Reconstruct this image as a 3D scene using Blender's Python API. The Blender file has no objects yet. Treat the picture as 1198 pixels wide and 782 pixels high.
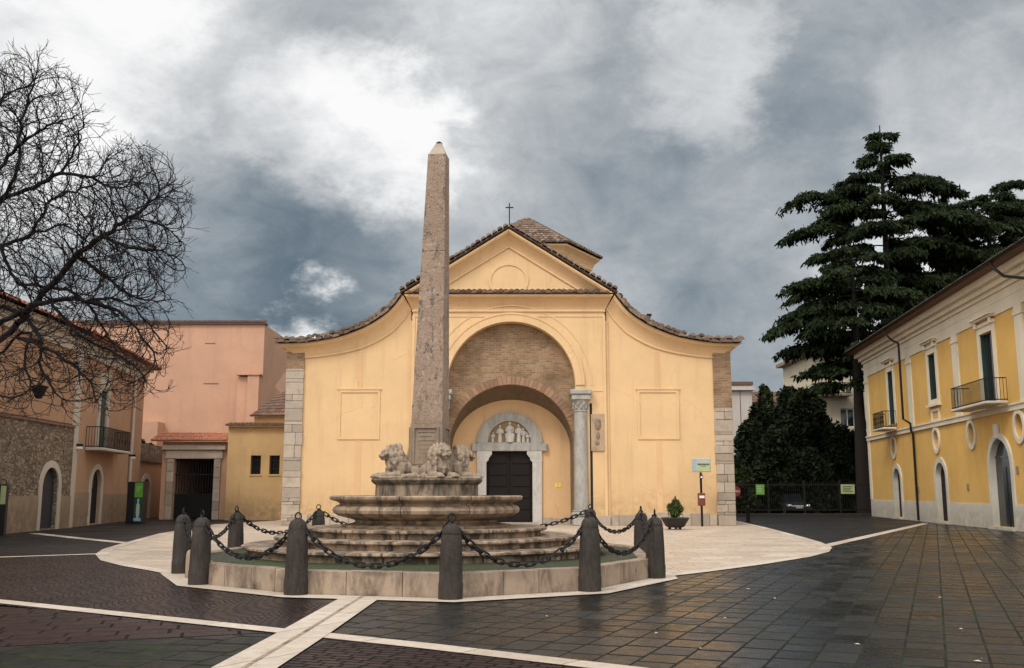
import bpy, bmesh, math, random
import numpy as np
from mathutils import Vector, Matrix, noise as mnoise
from mathutils.geometry import tessellate_polygon

random.seed(7)
rng = np.random.default_rng(11)
scene = bpy.context.scene
COL = scene.collection
PI = math.pi
R = math.radians

# ------------------------------------------------------------------ camera
FPX, CX, CY, EYE = 1150.0, 599.0, 391.0, 1.65
PITCH = math.atan(184.0 / 1150.0)
cam_data = bpy.data.cameras.new("camera")
cam = bpy.data.objects.new("camera", cam_data)
COL.objects.link(cam)
cam_data.sensor_width = 36.0
cam_data.lens = 36.0 * FPX / 1198.0
cam_data.clip_start = 0.1
cam_data.clip_end = 3000.0
cam.location = (0, 0, EYE)
cam.rotation_euler = (PI / 2 + PITCH, 0, 0)
scene.camera = cam

# ------------------------------------------------------------------ light
SUN_AZ = R(218)      # compass azimuth of the sun seen from above (0 = +Y, clockwise)
SUN_EL = R(48)
sun_dir = Vector((math.sin(SUN_AZ) * math.cos(SUN_EL), math.cos(SUN_AZ) * math.cos(SUN_EL), math.sin(SUN_EL)))
sun_data = bpy.data.lights.new("sun", 'SUN')
sun_data.energy = 1.5
sun_data.angle = R(14)
sun_data.color = (1.0, 0.95, 0.87)
sun = bpy.data.objects.new("sun", sun_data)
COL.objects.link(sun)
sun.rotation_euler = (-sun_dir).to_track_quat('-Z', 'Y').to_euler()
sun.location = (0, 0, 60)

vs = scene.view_settings
vs.view_transform = 'Standard'
vs.look = 'None'
vs.exposure = 0.0
vs.gamma = 1.0
vs.use_curve_mapping = False
scene.render.engine = 'CYCLES'


def pix_dir(px, py):
    x = (px - CX) / FPX
    y = (CY - py) / FPX
    c, s = math.cos(PITCH), math.sin(PITCH)
    return Vector((x, c - y * s, s + y * c))


def G(px, py, z=0.0):
    d = pix_dir(px, py)
    t = (z - EYE) / d.z
    return Vector((d.x * t, d.y * t, z))


def P(px, py, Y):
    d = pix_dir(px, py)
    t = Y / d.y
    return Vector((d.x * t, Y, EYE + d.z * t))


# ------------------------------------------------------------------ node helper
class NT:
    def __init__(self, tree):
        self.t = tree
        self.n = tree.nodes
        self.l = tree.links

    def new(self, typ, **kw):
        nd = self.n.new(typ)
        for k, v in kw.items():
            setattr(nd, k, v)
        return nd

    def put(self, sock, val):
        if hasattr(val, 'is_output') or isinstance(val, bpy.types.NodeSocket):
            self.l.new(val, sock)
        elif val is not None:
            if isinstance(val, (tuple, list)) and len(val) == 3 and sock.type == 'RGBA':
                val = (*val, 1.0)
            sock.default_value = val

    def math(self, op, a, b=None, c=None, clamp=False):
        nd = self.new('ShaderNodeMath', operation=op, use_clamp=clamp)
        self.put(nd.inputs[0], a)
        if b is not None: self.put(nd.inputs[1], b)
        if c is not None: self.put(nd.inputs[2], c)
        return nd.outputs[0]

    def vmath(self, op, a, b=None, out=0):
        nd = self.new('ShaderNodeVectorMath', operation=op)
        self.put(nd.inputs[0], a)
        if b is not None:
            self.put(nd.inputs[3 if op == 'SCALE' else 1], b)
        return nd.outputs['Value'] if op in ('DOT_PRODUCT', 'LENGTH') else nd.outputs[0]

    def mix(self, fac, a, b, mode='MIX'):
        nd = self.new('ShaderNodeMix', data_type='RGBA', blend_type=mode)
        nd.clamp_factor = True
        self.put(nd.inputs[0], fac)
        self.put(nd.inputs[6], a)
        self.put(nd.inputs[7], b)
        return nd.outputs[2]

    def rng(self, v, a, b, c=0.0, d=1.0, smooth=False):
        nd = self.new('ShaderNodeMapRange')
        nd.interpolation_type = 'SMOOTHSTEP' if smooth else 'LINEAR'
        nd.clamp = True
        for i, q in enumerate((v, a, b, c, d)):
            self.put(nd.inputs[i], q)
        return nd.outputs[0]

    def noise(self, co, scale, detail=4.0, rough=0.55, dist=0.0, color=False):
        nd = self.new('ShaderNodeTexNoise')
        self.put(nd.inputs['Vector'], co)
        nd.inputs['Scale'].default_value = scale
        nd.inputs['Detail'].default_value = detail
        nd.inputs['Roughness'].default_value = rough
        nd.inputs['Distortion'].default_value = dist
        return nd.outputs['Color' if color else 'Fac']

    def voro(self, co, scale, feature='F1', out='Distance', rnd=1.0):
        nd = self.new('ShaderNodeTexVoronoi', feature=feature)
        self.put(nd.inputs['Vector'], co)
        nd.inputs['Scale'].default_value = scale
        nd.inputs['Randomness'].default_value = rnd
        return nd.outputs[out]

    def brick(self, co, w, h, mortar, offset=0.5, c1=(0, 0, 0), c2=(1, 1, 1), cm=(0, 0, 0), smooth=0.1, squash=1.0, freq=2):
        nd = self.new('ShaderNodeTexBrick')
        nd.offset = offset
        nd.squash = squash
        nd.squash_frequency = freq
        self.put(nd.inputs['Vector'], co)
        self.put(nd.inputs['Color1'], c1); self.put(nd.inputs['Color2'], c2); self.put(nd.inputs['Mortar'], cm)
        nd.inputs['Scale'].default_value = 1.0
        nd.inputs['Mortar Size'].default_value = mortar
        nd.inputs['Mortar Smooth'].default_value = smooth
        nd.inputs['Bias'].default_value = 0.0
        nd.inputs['Brick Width'].default_value = w
        nd.inputs['Row Height'].default_value = h
        return nd.outputs['Color'], nd.outputs['Fac']

    def objco(self):
        return self.new('ShaderNodeTexCoord').outputs['Object']

    def pos(self):
        return self.new('ShaderNodeNewGeometry').outputs['Position']

    def island(self):
        return self.new('ShaderNodeNewGeometry').outputs['Random Per Island']

    def mapping(self, co, rot=(0, 0, 0), scale=(1, 1, 1), loc=(0, 0, 0)):
        nd = self.new('ShaderNodeMapping')
        self.put(nd.inputs['Vector'], co)
        nd.inputs['Rotation'].default_value = rot
        nd.inputs['Scale'].default_value = scale
        nd.inputs['Location'].default_value = loc
        return nd.outputs[0]

    def sep(self, v):
        nd = self.new('ShaderNodeSeparateXYZ')
        self.put(nd.inputs[0], v)
        return nd.outputs

    def comb(self, x, y, z=0.0):
        nd = self.new('ShaderNodeCombineXYZ')
        for i, q in enumerate((x, y, z)):
            self.put(nd.inputs[i], q)
        return nd.outputs[0]

    def bump(self, h, strength=0.5, dist=0.02, normal=None):
        nd = self.new('ShaderNodeBump')
        nd.inputs['Strength'].default_value = strength
        nd.inputs['Distance'].default_value = dist
        self.put(nd.inputs['Height'], h)
        if normal is not None:
            self.l.new(normal, nd.inputs['Normal'])
        return nd.outputs[0]

    def out(self, color, rough=0.8, normal=None, spec=0.5, metal=0.0, **kw):
        b = self.new('ShaderNodeBsdfPrincipled')
        self.put(b.inputs['Base Color'], color)
        self.put(b.inputs['Roughness'], rough)
        self.put(b.inputs['Specular IOR Level'], spec)
        self.put(b.inputs['Metallic'], metal)
        if normal is not None:
            self.l.new(normal, b.inputs['Normal'])
        for k, v in kw.items():
            self.put(b.inputs[k], v)
        o = self.new('ShaderNodeOutputMaterial')
        self.l.new(b.outputs[0], o.inputs[0])
        return b


def mat(name):
    m = bpy.data.materials.new(name)
    m.use_nodes = True
    m.node_tree.nodes.clear()
    return m, NT(m.node_tree)


# ------------------------------------------------------------------ sky (world)
world = bpy.data.worlds.new("World")
scene.world = world
world.use_nodes = True
world.node_tree.nodes.clear()
w = NT(world.node_tree)
SKY_STRENGTH = 0.1
sky = w.new('ShaderNodeTexSky', sky_type='NISHITA')
sky.sun_disc = False
sky.sun_elevation = SUN_EL
sky.sun_rotation = SUN_AZ
sky.air_density = 1.2
sky.dust_density = 2.0
gen = w.new('ShaderNodeTexCoord').outputs['Generated']
gx = w.sep(gen)
flat = w.comb(gx[0], gx[1], w.math('MULTIPLY', gx[2], 1.6))
n_warp = w.noise(flat, 3.6, 9.0, 0.64, color=True)
warp = w.vmath('SCALE', w.vmath('SUBTRACT', n_warp, (0.5, 0.5, 0.5)), 0.34)
wdir = w.vmath('NORMALIZE', w.vmath('ADD', gen, warp))
big = w.noise(flat, 2.6, 7.0, 0.58, 0.4)
med = w.noise(w.mapping(flat, loc=(3.1, 1.7, 0.4)), 5.5, 10.0, 0.62, 0.9)
fine = w.noise(w.mapping(flat, loc=(7.7, 5.1, 2.4)), 13.0, 9.0, 0.64, 0.8)


def lobe(px, py, rad_px, amp):
    d = pix_dir(px, py).normalized()
    c = w.vmath('DOT_PRODUCT', wdir, tuple(d))
    r = math.cos(math.atan(rad_px / FPX))
    return w.math('MULTIPLY', w.rng(c, r, 1.0, 0.0, 1.0, True), amp)


lum = w.math('MULTIPLY_ADD', big, 0.26, 0.205)
lum = w.math('ADD', lum, w.math('MULTIPLY', med, 0.46))
lum = w.math('ADD', lum, w.math('MULTIPLY', fine, 0.36))
# lighter overhead and behind the camera, heavier cloud low in front
lum = w.math('ADD', lum, w.rng(gx[2], 0.45, 0.95, 0.0, 0.40, True))
lum = w.math('ADD', lum, w.rng(gx[1], 0.3, -0.5, 0.0, 0.40, True))
LOBES = [(60, 30, 430, .15), (-150, 150, 480, .12), (250, 130, 320, .16), (430, 185, 150, .42), (500, 215, 140, .12), (320, 446, 86, 1.0),
         (812, 78, 100, .34), (690, 110, 170, -.16), (760, 0, 130, -.10), (640, 40, 200, .08), (600, 150, 170, .10), (950, 260, 170, .10), (1160, 215, 190, .18), (880, 400, 170, -.22), (1110, 330, 150, .08),
         (280, 325, 250, -.36), (170, 350, 200, -.22), (430, 320, 200, -.20), (720, 240, 240, -.05), (860, 180, 210, -.14), (1090, 100, 250, -.13), (1000, 30, 200, -.06), (390, 70, 170, -.26),
         (620, 290, 160, -.04)]
for a in LOBES:
    lum = w.math('ADD', lum, lobe(*a))
lum = w.math('MAXIMUM', lum, 0.09)
ramp = w.new('ShaderNodeValToRGB')
ramp.color_ramp.interpolation = 'B_SPLINE'
els = ramp.color_ramp.elements
stops = [(0.0, (.075, .108, .142)), (0.22, (.135, .185, .232)), (0.42, (.280, .322, .358)), (0.62, (.46, .485, .505)), (0.82, (.76, .775, .79)), (1.0, (1.05, 1.04, 1.03))]
while len(els) < len(stops):
    els.new(0.5)
for e, (p_, c_) in zip(els, stops):
    e.position = p_
    e.color = (*c_, 1)
w.put(ramp.inputs[0], w.math('MULTIPLY', lum, 0.86))
# the overcast is thin and bright behind the camera, heavy in front
gain = w.math('ADD', w.rng(gx[1], 0.25, -0.55, 1.0, 1.75, True), w.rng(gx[2], 0.5, 0.9, 0.0, 0.25, True))
cloud = w.vmath('SCALE', ramp.outputs[0], w.math('MULTIPLY', gain, 1.0 / SKY_STRENGTH))
below = w.rng(gx[2], -0.02, 0.0, 0.25, 1.0)
skymix = w.mix(0.96, sky.outputs[0], w.vmath('SCALE', cloud, below))
bg = w.new('ShaderNodeBackground')
w.put(bg.inputs[0], skymix)
bg.inputs[1].default_value = SKY_STRENGTH
wo = w.new('ShaderNodeOutputWorld')
w.l.new(bg.outputs[0], wo.inputs[0])


# ------------------------------------------------------------------ materials
def m_plaster(name, col, dirt=(0.25, 0.19, 0.12), dirt_amt=0.5, low=1.4, rough=0.9, var=0.12):
    m, t = mat(name)
    co = t.objco()
    xyz = t.sep(co)
    n1 = t.noise(co, 0.45, 5, 0.6)
    n2 = t.noise(co, 3.0, 6, 0.65)
    n3 = t.noise(t.mapping(co, scale=(2.2, 2.2, 0.18)), 1.0, 5, 0.6)     # rain streaks
    dark = tuple(c * (1 - var * 2.2) for c in col)
    lite = tuple(min(1, c * (1 + var)) for c in col)
    c = t.mix(t.rng(n1, .3, .7), dark, lite)
    c = t.mix(t.rng(n3, .54, .74, 0, .42), c, tuple(q * .66 for q in col))
    n4 = t.noise(t.mapping(co, loc=(3, 5, 1)), .9, 8, .7, 1.2)
    c = t.mix(t.rng(n4, .56, .62, 0, .16), c, tuple(q * .8 for q in col))
    c = t.mix(t.rng(n2, .52, .8, 0, .25), c, lite)
    crk = t.voro(t.vmath('ADD', co, t.vmath('SCALE', t.noise(co, 1.3, 5, .65, color=True), 1.2)), .33, 'DISTANCE_TO_EDGE')
    c = t.mix(t.math('MULTIPLY', t.rng(crk, .0, .006, 1, 0), t.rng(n1, .45, .6, 0, .45)), c, tuple(q * .45 for q in col))
    # weathering near the ground, patchy edge
    hgt = t.math('ADD', xyz[2], t.math('MULTIPLY_ADD', n1, -2.4, 1.0))
    lowm = t.math('MULTIPLY', t.rng(hgt, 0.1, low, dirt_amt, 0.0, True), t.rng(n2, .25, .6))
    c = t.mix(lowm, c, dirt)
    h = t.math('ADD', t.math('MULTIPLY', n2, .5), t.noise(co, 40, 3, .6))
    t.out(c, rough, t.bump(h, .22, .012), 0.25)
    return m


def m_stone(name, col, stain=(0.03, 0.025, 0.02), stain_amt=0.6, streak=0.0, island=0.25, rough=0.75, scale=1.0, bump=.5, seam=None, spec=.3):
    m, t = mat(name)
    co = t.objco()
    n1 = t.noise(co, 1.6 * scale, 6, .65)
    n2 = t.noise(co, 9 * scale, 6, .7)
    n3 = t.noise(t.mapping(co, scale=(3.2, 3.2, .9)), 1.0 * scale, 7, .7, .6)
    isl = t.island()
    c = t.mix(t.rng(n1, .3, .7), tuple(q * .72 for q in col), tuple(min(1, q * 1.18) for q in col))
    c = t.mix(t.math('MULTIPLY', isl, island), c, tuple(q * .5 for q in col))
    c = t.mix(t.rng(n2, .55, .75, 0, .45), c, tuple(q * .45 for q in col))
    if stain_amt > 0:
        c = t.mix(t.rng(n1, .5, .72, 0, stain_amt), c, stain)
    if streak > 0:
        c = t.mix(t.rng(n3, .40 if streak > .75 else .44, .58 if streak > .75 else .62, 0, streak), c, stain)
    h = t.math('ADD', t.math('MULTIPLY', n1, .6), n2)
    if seam:
        xyz = t.sep(co)
        ang = t.math('ARCTAN2', xyz[1], xyz[0])
        fr = t.math('ABSOLUTE', t.math('SUBTRACT', t.math('FRACT', t.math('MULTIPLY', t.math('DIVIDE', ang, 2 * PI), float(seam))), .5))
        sm = t.rng(fr, .0006 * seam, .0013 * seam, .8, 0)
        c = t.mix(sm, c, (.02, .016, .012))
        h = t.math('SUBTRACT', h, sm)
    t.out(c, t.rng(n2, .3, .7, rough - .15, rough + .1), t.bump(h, bump, .02), spec)
    return m


def m_brick(name, c1, c2, mort, bw=.27, bh=.075, ms=.012):
    m, t = mat(name)
    co = t.objco()
    x = t.sep(co)
    wv = t.vmath('SCALE', t.vmath('SUBTRACT', t.noise(co, 1.7, 3, .5, color=True), (.5, .5, .5)), .05)
    uv = t.vmath('ADD', t.comb(x[0], x[2]), wv)
    c, f = t.brick(uv, bw, bh, ms, c1=c1, c2=c2, cm=mort)
    n1 = t.noise(co, 1.2, 5, .65)
    n2 = t.noise(co, 14, 5, .65)
    c = t.mix(t.rng(n1, .45, .7, 0, .6), c, tuple(q * .45 for q in c1))
    c = t.mix(t.rng(n1, .25, .4, .45, 0), c, (.38, .33, .27))
    c = t.mix(t.rng(n2, .5, .8, 0, .35), c, (.06, .05, .04))
    h = t.math('ADD', t.math('MULTIPLY', f, -1.0), t.math('MULTIPLY', n2, .5))
    t.out(c, .9, t.bump(h, .6, .015), .2)
    return m


def m_rubble(name, c1, c2, scale=4.5):
    m, t = mat(name)
    co = t.objco()
    sc = t.mapping(t.vmath('ADD', co, t.vmath('SCALE', t.noise(co, 2.5, 4, .6, color=True), .35)), scale=(1, 1, 1.8))
    d = t.voro(sc, scale, 'DISTANCE_TO_EDGE')
    cc = t.voro(sc, scale, 'F1', 'Color')
    k = t.sep(cc)[0]
    n2 = t.noise(co, 12, 5, .65)
    c = t.mix(k, c1, c2)
    c = t.mix(t.rng(n2, .4, .8, 0, .5), c, tuple(q * .5 for q in c1))
    c = t.mix(t.rng(d, .0, .07, 1, 0), c, (.05, .04, .03))
    t.out(c, .92, t.bump(t.math('ADD', t.rng(d, 0, .12), t.math('MULTIPLY', n2, .3)), .7, .04), .2)
    return m


def m_tile(name, c1, c2, lichen=(.28, .25, .2), lam=.5):
    m, t = mat(name)
    co = t.objco()
    isl = t.island()
    n1 = t.noise(co, 1.1, 5, .6)
    n2 = t.noise(co, 16, 4, .6)
    c = t.mix(isl, c1, c2)
    c = t.mix(t.rng(n1, .45, .65, 0, lam), c, lichen)
    c = t.mix(t.rng(n2, .5, .75, 0, .6), c, tuple(q * .3 for q in c1))
    t.out(c, .9, t.bump(n2, .3, .01), .2)
    return m


def m_simple(name, col, rough=.6, var=.25, scale=6.0, metal=0.0, spec=.5, bump=.15, isl=0.0):
    m, t = mat(name)
    co = t.objco()
    n = t.noise(co, scale, 5, .6)
    c = t.mix(t.rng(n, .3, .7), tuple(q * (1 - var) for q in col), tuple(min(1, q * (1 + var)) for q in col))
    if isl:
        c = t.mix(t.math('MULTIPLY', t.island(), isl), c, tuple(q * .35 for q in col))
    t.out(c, t.rng(n, .3, .7, rough * .85, min(1, rough * 1.15)), t.bump(n, bump, .01), spec, metal)
    return m


def m_foliage(name, c1, c2, rough=.6, trans=.0):
    m, t = mat(name)
    isl = t.island()
    n = t.noise(t.objco(), .55, 3, .5)
    k = t.math('ADD', t.math('MULTIPLY', isl, .55), t.rng(n, .35, .65, 0, .45))
    c = t.mix(k, c1, c2)
    t.out(c, rough, None, .08)
    return m


def m_slabs(name, c1, c2, joint, moss, rot, bw, bh, ms, rough=(.12, .42), offset=.5, moss_amt=.6, wet=1.0, tilt=.03, spec=.11, ulen=1.0):
    """wet stone paving: slabs with a slight tilt each, joints, moss and puddle film"""
    m, t = mat(name)
    po = t.pos()
    wv = t.vmath('SCALE', t.vmath('SUBTRACT', t.noise(po, .8, 3, .5, color=True), (.5, .5, .5)), bh * .05)
    uv = t.mapping(t.vmath('ADD', po, wv), rot=(0, 0, rot))
    if ulen < 1:
        q = t.sep(uv)
        row = t.math('FLOOR', t.math('DIVIDE', q[1], bh))
        wn = t.new('ShaderNodeTexWhiteNoise', noise_dimensions='1D')
        t.put(wn.inputs['W'], row)
        uu = t.math('MULTIPLY', t.math('ADD', q[0], t.math('MULTIPLY', wn.outputs['Value'], bw)), ulen)
        uu = t.math('ADD', uu, t.math('MULTIPLY', t.noise(t.comb(q[0], row), .9, 2, .5), bw * ulen * .55))
        uv = t.comb(uu, q[1], 0.0)
        bw, offset = bw * ulen, 0.0
    col, f = t.brick(uv, bw, bh, ms, offset, (0, 0, 0), (1, 1, 1), (.5, .5, .5), .15, 0.8, 3)
    k = t.sep(col)[0]
    n1 = t.noise(po, .35, 5, .6)
    n2 = t.noise(po, 5, 6, .65)
    n3 = t.noise(po, 40, 4, .65)
    c = t.mix(k, c1, c2)
    c = t.mix(t.rng(n2, .4, .75, 0, .5), c, tuple(q * .45 for q in c1))
    c = t.mix(t.rng(n3, .55, .75, 0, .35), c, tuple(min(1, q * 2.0) for q in c2))
    mossk = t.math('MULTIPLY', t.math('MULTIPLY', t.rng(n1, .40, .62), moss_amt), t.rng(t.noise(po, 2.2, 5, .65), .40, .58))
    jc = t.mix(mossk, joint, moss)
    c = t.mix(f, c, jc)
    ro = t.rng(t.math('ADD', t.math('MULTIPLY', n2, .78), t.math('MULTIPLY', k, .22)), .25, .8, rough[0], rough[1])
    ro = t.mix(t.rng(n1, .42, .62), ro, t.math('MULTIPLY', ro, 1.5))
    ro = t.mix(f, ro, (.85, .85, .85))
    n5 = t.noise(t.mapping(po, rot=(0, 0, rot)), 13, 5, .7, .5)
    h = t.math('ADD', t.math('MULTIPLY', n2, .35), t.math('MULTIPLY', n3, .2))
    h = t.math('ADD', h, t.math('MULTIPLY', n5, .55))
    c = t.mix(t.rng(n5, .60, .72, 0, .7), c, tuple(q * .25 for q in c1))
    h = t.math('SUBTRACT', h, t.math('MULTIPLY', f, 1.2))
    nrm = t.bump(h, .6, .012)
    # every slab leans its own way a little
    tl = t.vmath('SCALE', t.comb(t.math('SUBTRACT', k, .5), t.math('SUBTRACT', t.math('FRACT', t.math('MULTIPLY', k, 7.3)), .5)), tilt * 2)
    nrm = t.vmath('NORMALIZE', t.vmath('ADD', nrm, tl))
    t.out(c, ro, nrm, spec)
    return m


YELLOW = (.735, .497, .265)
M = {}
M['church_plaster'] = m_plaster('church_plaster', YELLOW, (.44, .29, .15), .75, 2.4, .92, .05)
M['church_trim'] = m_plaster('church_trim', (.73, .49, .265), (.4, .28, .14), .2, .6, .92, .05)
M['church_relief'] = m_plaster('church_relief', (.70, .445, .235), (.4, .28, .14), .2, .6, .92, .04)
M['brick'] = m_brick('brick', (.225, .135, .078), (.36, .23, .135), (.33, .235, .15), .34, .115, .018)
M['brick_arch'] = m_stone('brick_arch', (.36, .215, .13), (.08, .06, .05), .3, 0, .7)
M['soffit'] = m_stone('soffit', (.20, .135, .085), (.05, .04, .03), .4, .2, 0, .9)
M['marble'] = m_stone('marble', (.46, .435, .39), (.15, .135, .115), .55, .4, .25, .6)
M['portal_marble'] = m_stone('portal_marble', (.64, .60, .54), (.25, .22, .18), .4, .25, .25, .7)
M['travertine'] = m_stone('travertine', (.56, .46, .36), (.12, .09, .06), .55, .0, .8, .7, 1.0, .45)
M['relief_gold'] = m_simple('relief_gold', (.25, .16, .065), .7)
M['door_wood'] = m_simple('door_wood', (.012, .008, .007), .75, .3, 9, 0, .25)
M['tile_old'] = m_tile('tile_old', (.085, .055, .04), (.30, .205, .145), (.20, .17, .135), .55)
M['tile_red'] = m_tile('tile_red', (.30, .105, .065), (.40, .17, .10), (.22, .13, .10), .4)
M['tile_brown'] = m_tile('tile_brown', (.13, .075, .055), (.22, .13, .09), (.14, .11, .09), .5)
M['iron'] = m_simple('iron', (.009, .008, .0075), .6, .3, 20, 0, .3)
M['shadow_dark'] = m_simple('shadow_dark', (.012, .011, .011), .9)  # near-black for the painted shadow beside the columns
M['dark_glass'] = m_simple('dark_glass', (.012, .014, .016), .12, .2, 1.0, 0, .6, .02)
M['green_shutter'] = m_simple('green_shutter', (.015, .04, .032), .5, .25, 5)
M['fount'] = m_stone('fount', (.42, .30, .20), (.012, .009, .006), .7, .75, .2, .6, .9, .4, seam=9)
M['fount_step'] = m_stone('fount_step', (.42, .30, .205), (.012, .009, .006), .8, .85, .2, .6, 1.3, .4, seam=13)
M['drum'] = m_stone('drum', (.34, .245, .16), (.02, .016, .012), .6, .8, .2, .65, 1.2, .4)
M['lion'] = m_stone('lion', (.40, .305, .22), (.04, .028, .02), .75, .4, .0, .85, 2.6, .7)
M['bollard'] = m_stone('bollard', (.050, .038, .030), (.012, .010, .008), .7, .6, 0, .7, 3.5, .8)
M['kerb'] = m_stone('kerb', (.45, .335, .24), (.045, .026, .016), .9, .6, .5, .7, 1.0, .4)
M['right_plaster'] = m_plaster('right_plaster', (.69, .415, .12), (.45, .33, .18), .4, 2.0, .9, .06)
M['right_trim'] = m_plaster('right_trim', (.72, .63, .48), (.40, .35, .28), .45, 1.6, .88, .06)
M['base_stone'] = m_plaster('base_stone', (.60, .55, .46), (.30, .26, .20), .6, 1.0, .85, .12)
M['left_plaster'] = m_plaster('left_plaster', (.38, .225, .135), (.25, .19, .13), .6, 2.2, .9, .08)
M['left_trim'] = m_plaster('left_trim', (.47, .40, .32), (.28, .24, .19), .5, 1.6, .9, .08)
M['left_base'] = m_plaster('left_base', (.29, .21, .14), (.16, .11, .07), .9, 1.8, .9, .14)
M['pink_plaster'] = m_plaster('pink_plaster', (.54, .315, .21), (.4, .25, .18), .2, 1.0, .92, .06)
M['annex_plaster'] = m_plaster('annex_plaster', (.57, .375, .18), (.24, .165, .10), .8, 1.8, .92, .10)
M['cream_plaster'] = m_plaster('cream_plaster', (.60, .52, .38), (.4, .34, .25), .2, 1.0, .9, .06)
M['white_plaster'] = m_plaster('white_plaster', (.62, .55, .49), (.4, .36, .3), .2, 1.0, .9, .05)
M['rubble'] = m_rubble('rubble', (.30, .225, .155), (.13, .095, .068), 3.4)
M['bark'] = m_simple('bark', (.016, .012, .0115), .9, .3, 14, 0, .2, .5)
M['bark_cedar'] = m_simple('bark_cedar', (.022, .017, .014), .9, .3, 8, 0, .2, .6)
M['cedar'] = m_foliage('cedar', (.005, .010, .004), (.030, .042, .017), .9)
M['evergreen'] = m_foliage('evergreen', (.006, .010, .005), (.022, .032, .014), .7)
M['laurel'] = m_foliage('laurel', (.012, .020, .008), (.05, .062, .024), .6)
M['potleaf'] = m_foliage('potleaf', (.025, .04, .012), (.11, .14, .04), .5)
M['black_plastic'] = m_simple('black_plastic', (.014, .014, .015), .45, .2, 4)
M['banner_green'] = m_simple('banner_green', (.12, .34, .035), .5, .06, 2)
M['banner_dark'] = m_simple('banner_dark', (.02, .07, .05), .4, .3, 5)
M['sign_white'] = m_simple('sign_white', (.42, .44, .38), .45, .05, 3)
M['sign_pale'] = m_simple('sign_pale', (.40, .45, .22), .5, .15, 9)
M['sign_blue'] = m_simple('sign_blue', (.30, .40, .50), .5, .1, 6)
M['sign_ink'] = m_simple('sign_ink', (.03, .05, .04), .6)
M['red_paint'] = m_simple('red_paint', (.32, .02, .035), .45)
M['rust_box'] = m_simple('rust_box', (.16, .035, .02), .6, .4, 12)
M['yellow_paint'] = m_simple('yellow_paint', (.85, .62, .08), .5, .05)
M['lamp_white'] = m_simple('lamp_white', (.75, .73, .70), .4, .05)
M['car_paint'] = m_simple('car_paint', (.02, .021, .024), .25, .1, 2, 0, .6, 0)
M['rubber'] = m_simple('rubber', (.015, .015, .015), .85)
M['headlight'] = m_simple('headlight', (.7, .7, .7), .15, .05, 4, .2)
M['terrace_white'] = m_simple('terrace_white', (.7, .68, .64), .6, .1)
M['pot'] = m_simple('pot', (.02, .018, .016), .6, .3)

# obelisk granite : pink-grey, pitted, with rows of carved marks
m, t = mat('granite')
co = t.objco()
xyz = t.sep(co)
n1 = t.noise(co, 1.2, 5, .6)
n2 = t.noise(co, 26, 5, .7)
n3 = t.noise(co, 9, 6, .7)
st = t.noise(t.mapping(co, scale=(3.0, 3.0, 1.1)), 2.2, 8, .72, .8)
pit = t.voro(t.mapping(t.vmath('ADD', co, t.vmath('SCALE', t.noise(co, 6, 3, .6, color=True), .25)), scale=(1, 1, .6)), 9.5, 'F1', 'Distance')
c = t.mix(t.rng(n1, .3, .7), (.29, .195, .135), (.385, .28, .205))
c = t.mix(t.rng(n2, .50, .72, 0, .7), c, (.10, .078, .062))
c = t.mix(t.rng(n3, .56, .70, 0, .8), c, (.56, .45, .36))
c = t.mix(t.rng(st, .53, .66, 0, .8), c, (.070, .054, .044))
c = t.mix(t.math('MULTIPLY', t.rng(pit, .10, .26, 1, 0), t.rng(n1, .47, .60, 0, .8)), c, (.06, .045, .036))
hh = t.math('ADD', t.math('MULTIPLY', n3, 1.0), t.math('MULTIPLY', n2, .6))
hh = t.math('ADD', hh, t.rng(pit, .08, .3, -.5, 0))
t.out(c, .85, t.bump(hh, .9, .03), .3)
M['granite'] = m
M['old_slab'] = m_stone('old_slab', (.50, .36, .23), (.15, .10, .07), .5, .3, 0, .85, 2.0, .4)
M['pedestal'] = m_stone('pedestal', (.30, .22, .155), (.06, .05, .04), .4, .25, 0, .85, 3.0, .4)

# ground materials
M['slabs_dark'] = m_slabs('slabs_dark', (.0085, .0079, .0073), (.026, .024, .0215), (.002, .002, .0018), (.015, .027, .006), R(-67), .66, .40, .0155, (.10, .42), .5, 1.0, tilt=.04, spec=.24, ulen=.42)
M['slabs_side'] = m_slabs('slabs_side', (.014, .013, .013), (.028, .026, .024), (.010, .009, .009), (.02, .026, .012), R(12), .5, .22, .012, (.28, .55), .5, .4, tilt=.015)
M['slabs_red'] = m_slabs('slabs_red', (.019, .0085, .007), (.040, .018, .0145), (.008, .006, .006), (.02, .026, .008), R(-16), .62, .36, .010, (.20, .48), .5, .3, tilt=.03, ulen=.5)
M['slabs_grey'] = m_slabs('slabs_grey', (.010, .0105, .008), (.023, .022, .016), (.008, .009, .006), (.030, .044, .009), R(-78), .56, .46, .016, (.22, .5), .5, 1.0, tilt=.035, ulen=.4)
M['cobble_red'] = m_slabs('cobble_red', (.019, .0085, .007), (.041, .019, .0145), (.003, .003, .003), (.006, .006, .004), R(20), .26, .13, .016, (.22, .5), .5, .2, tilt=.03)
M['apron'] = m_slabs('apron', (.46, .36, .27), (.58, .48, .385), (.25, .19, .14), (.24, .19, .13), R(2), 1.1, .55, .010, (.25, .55), .5, .3, tilt=.006)
M['band'] = m_slabs('band', (.47, .385, .30), (.62, .53, .44), (.20, .16, .12), (.2, .16, .1), R(35), 1.3, 5.0, .010, (.3, .6), .5, .2, tilt=.004)

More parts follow.
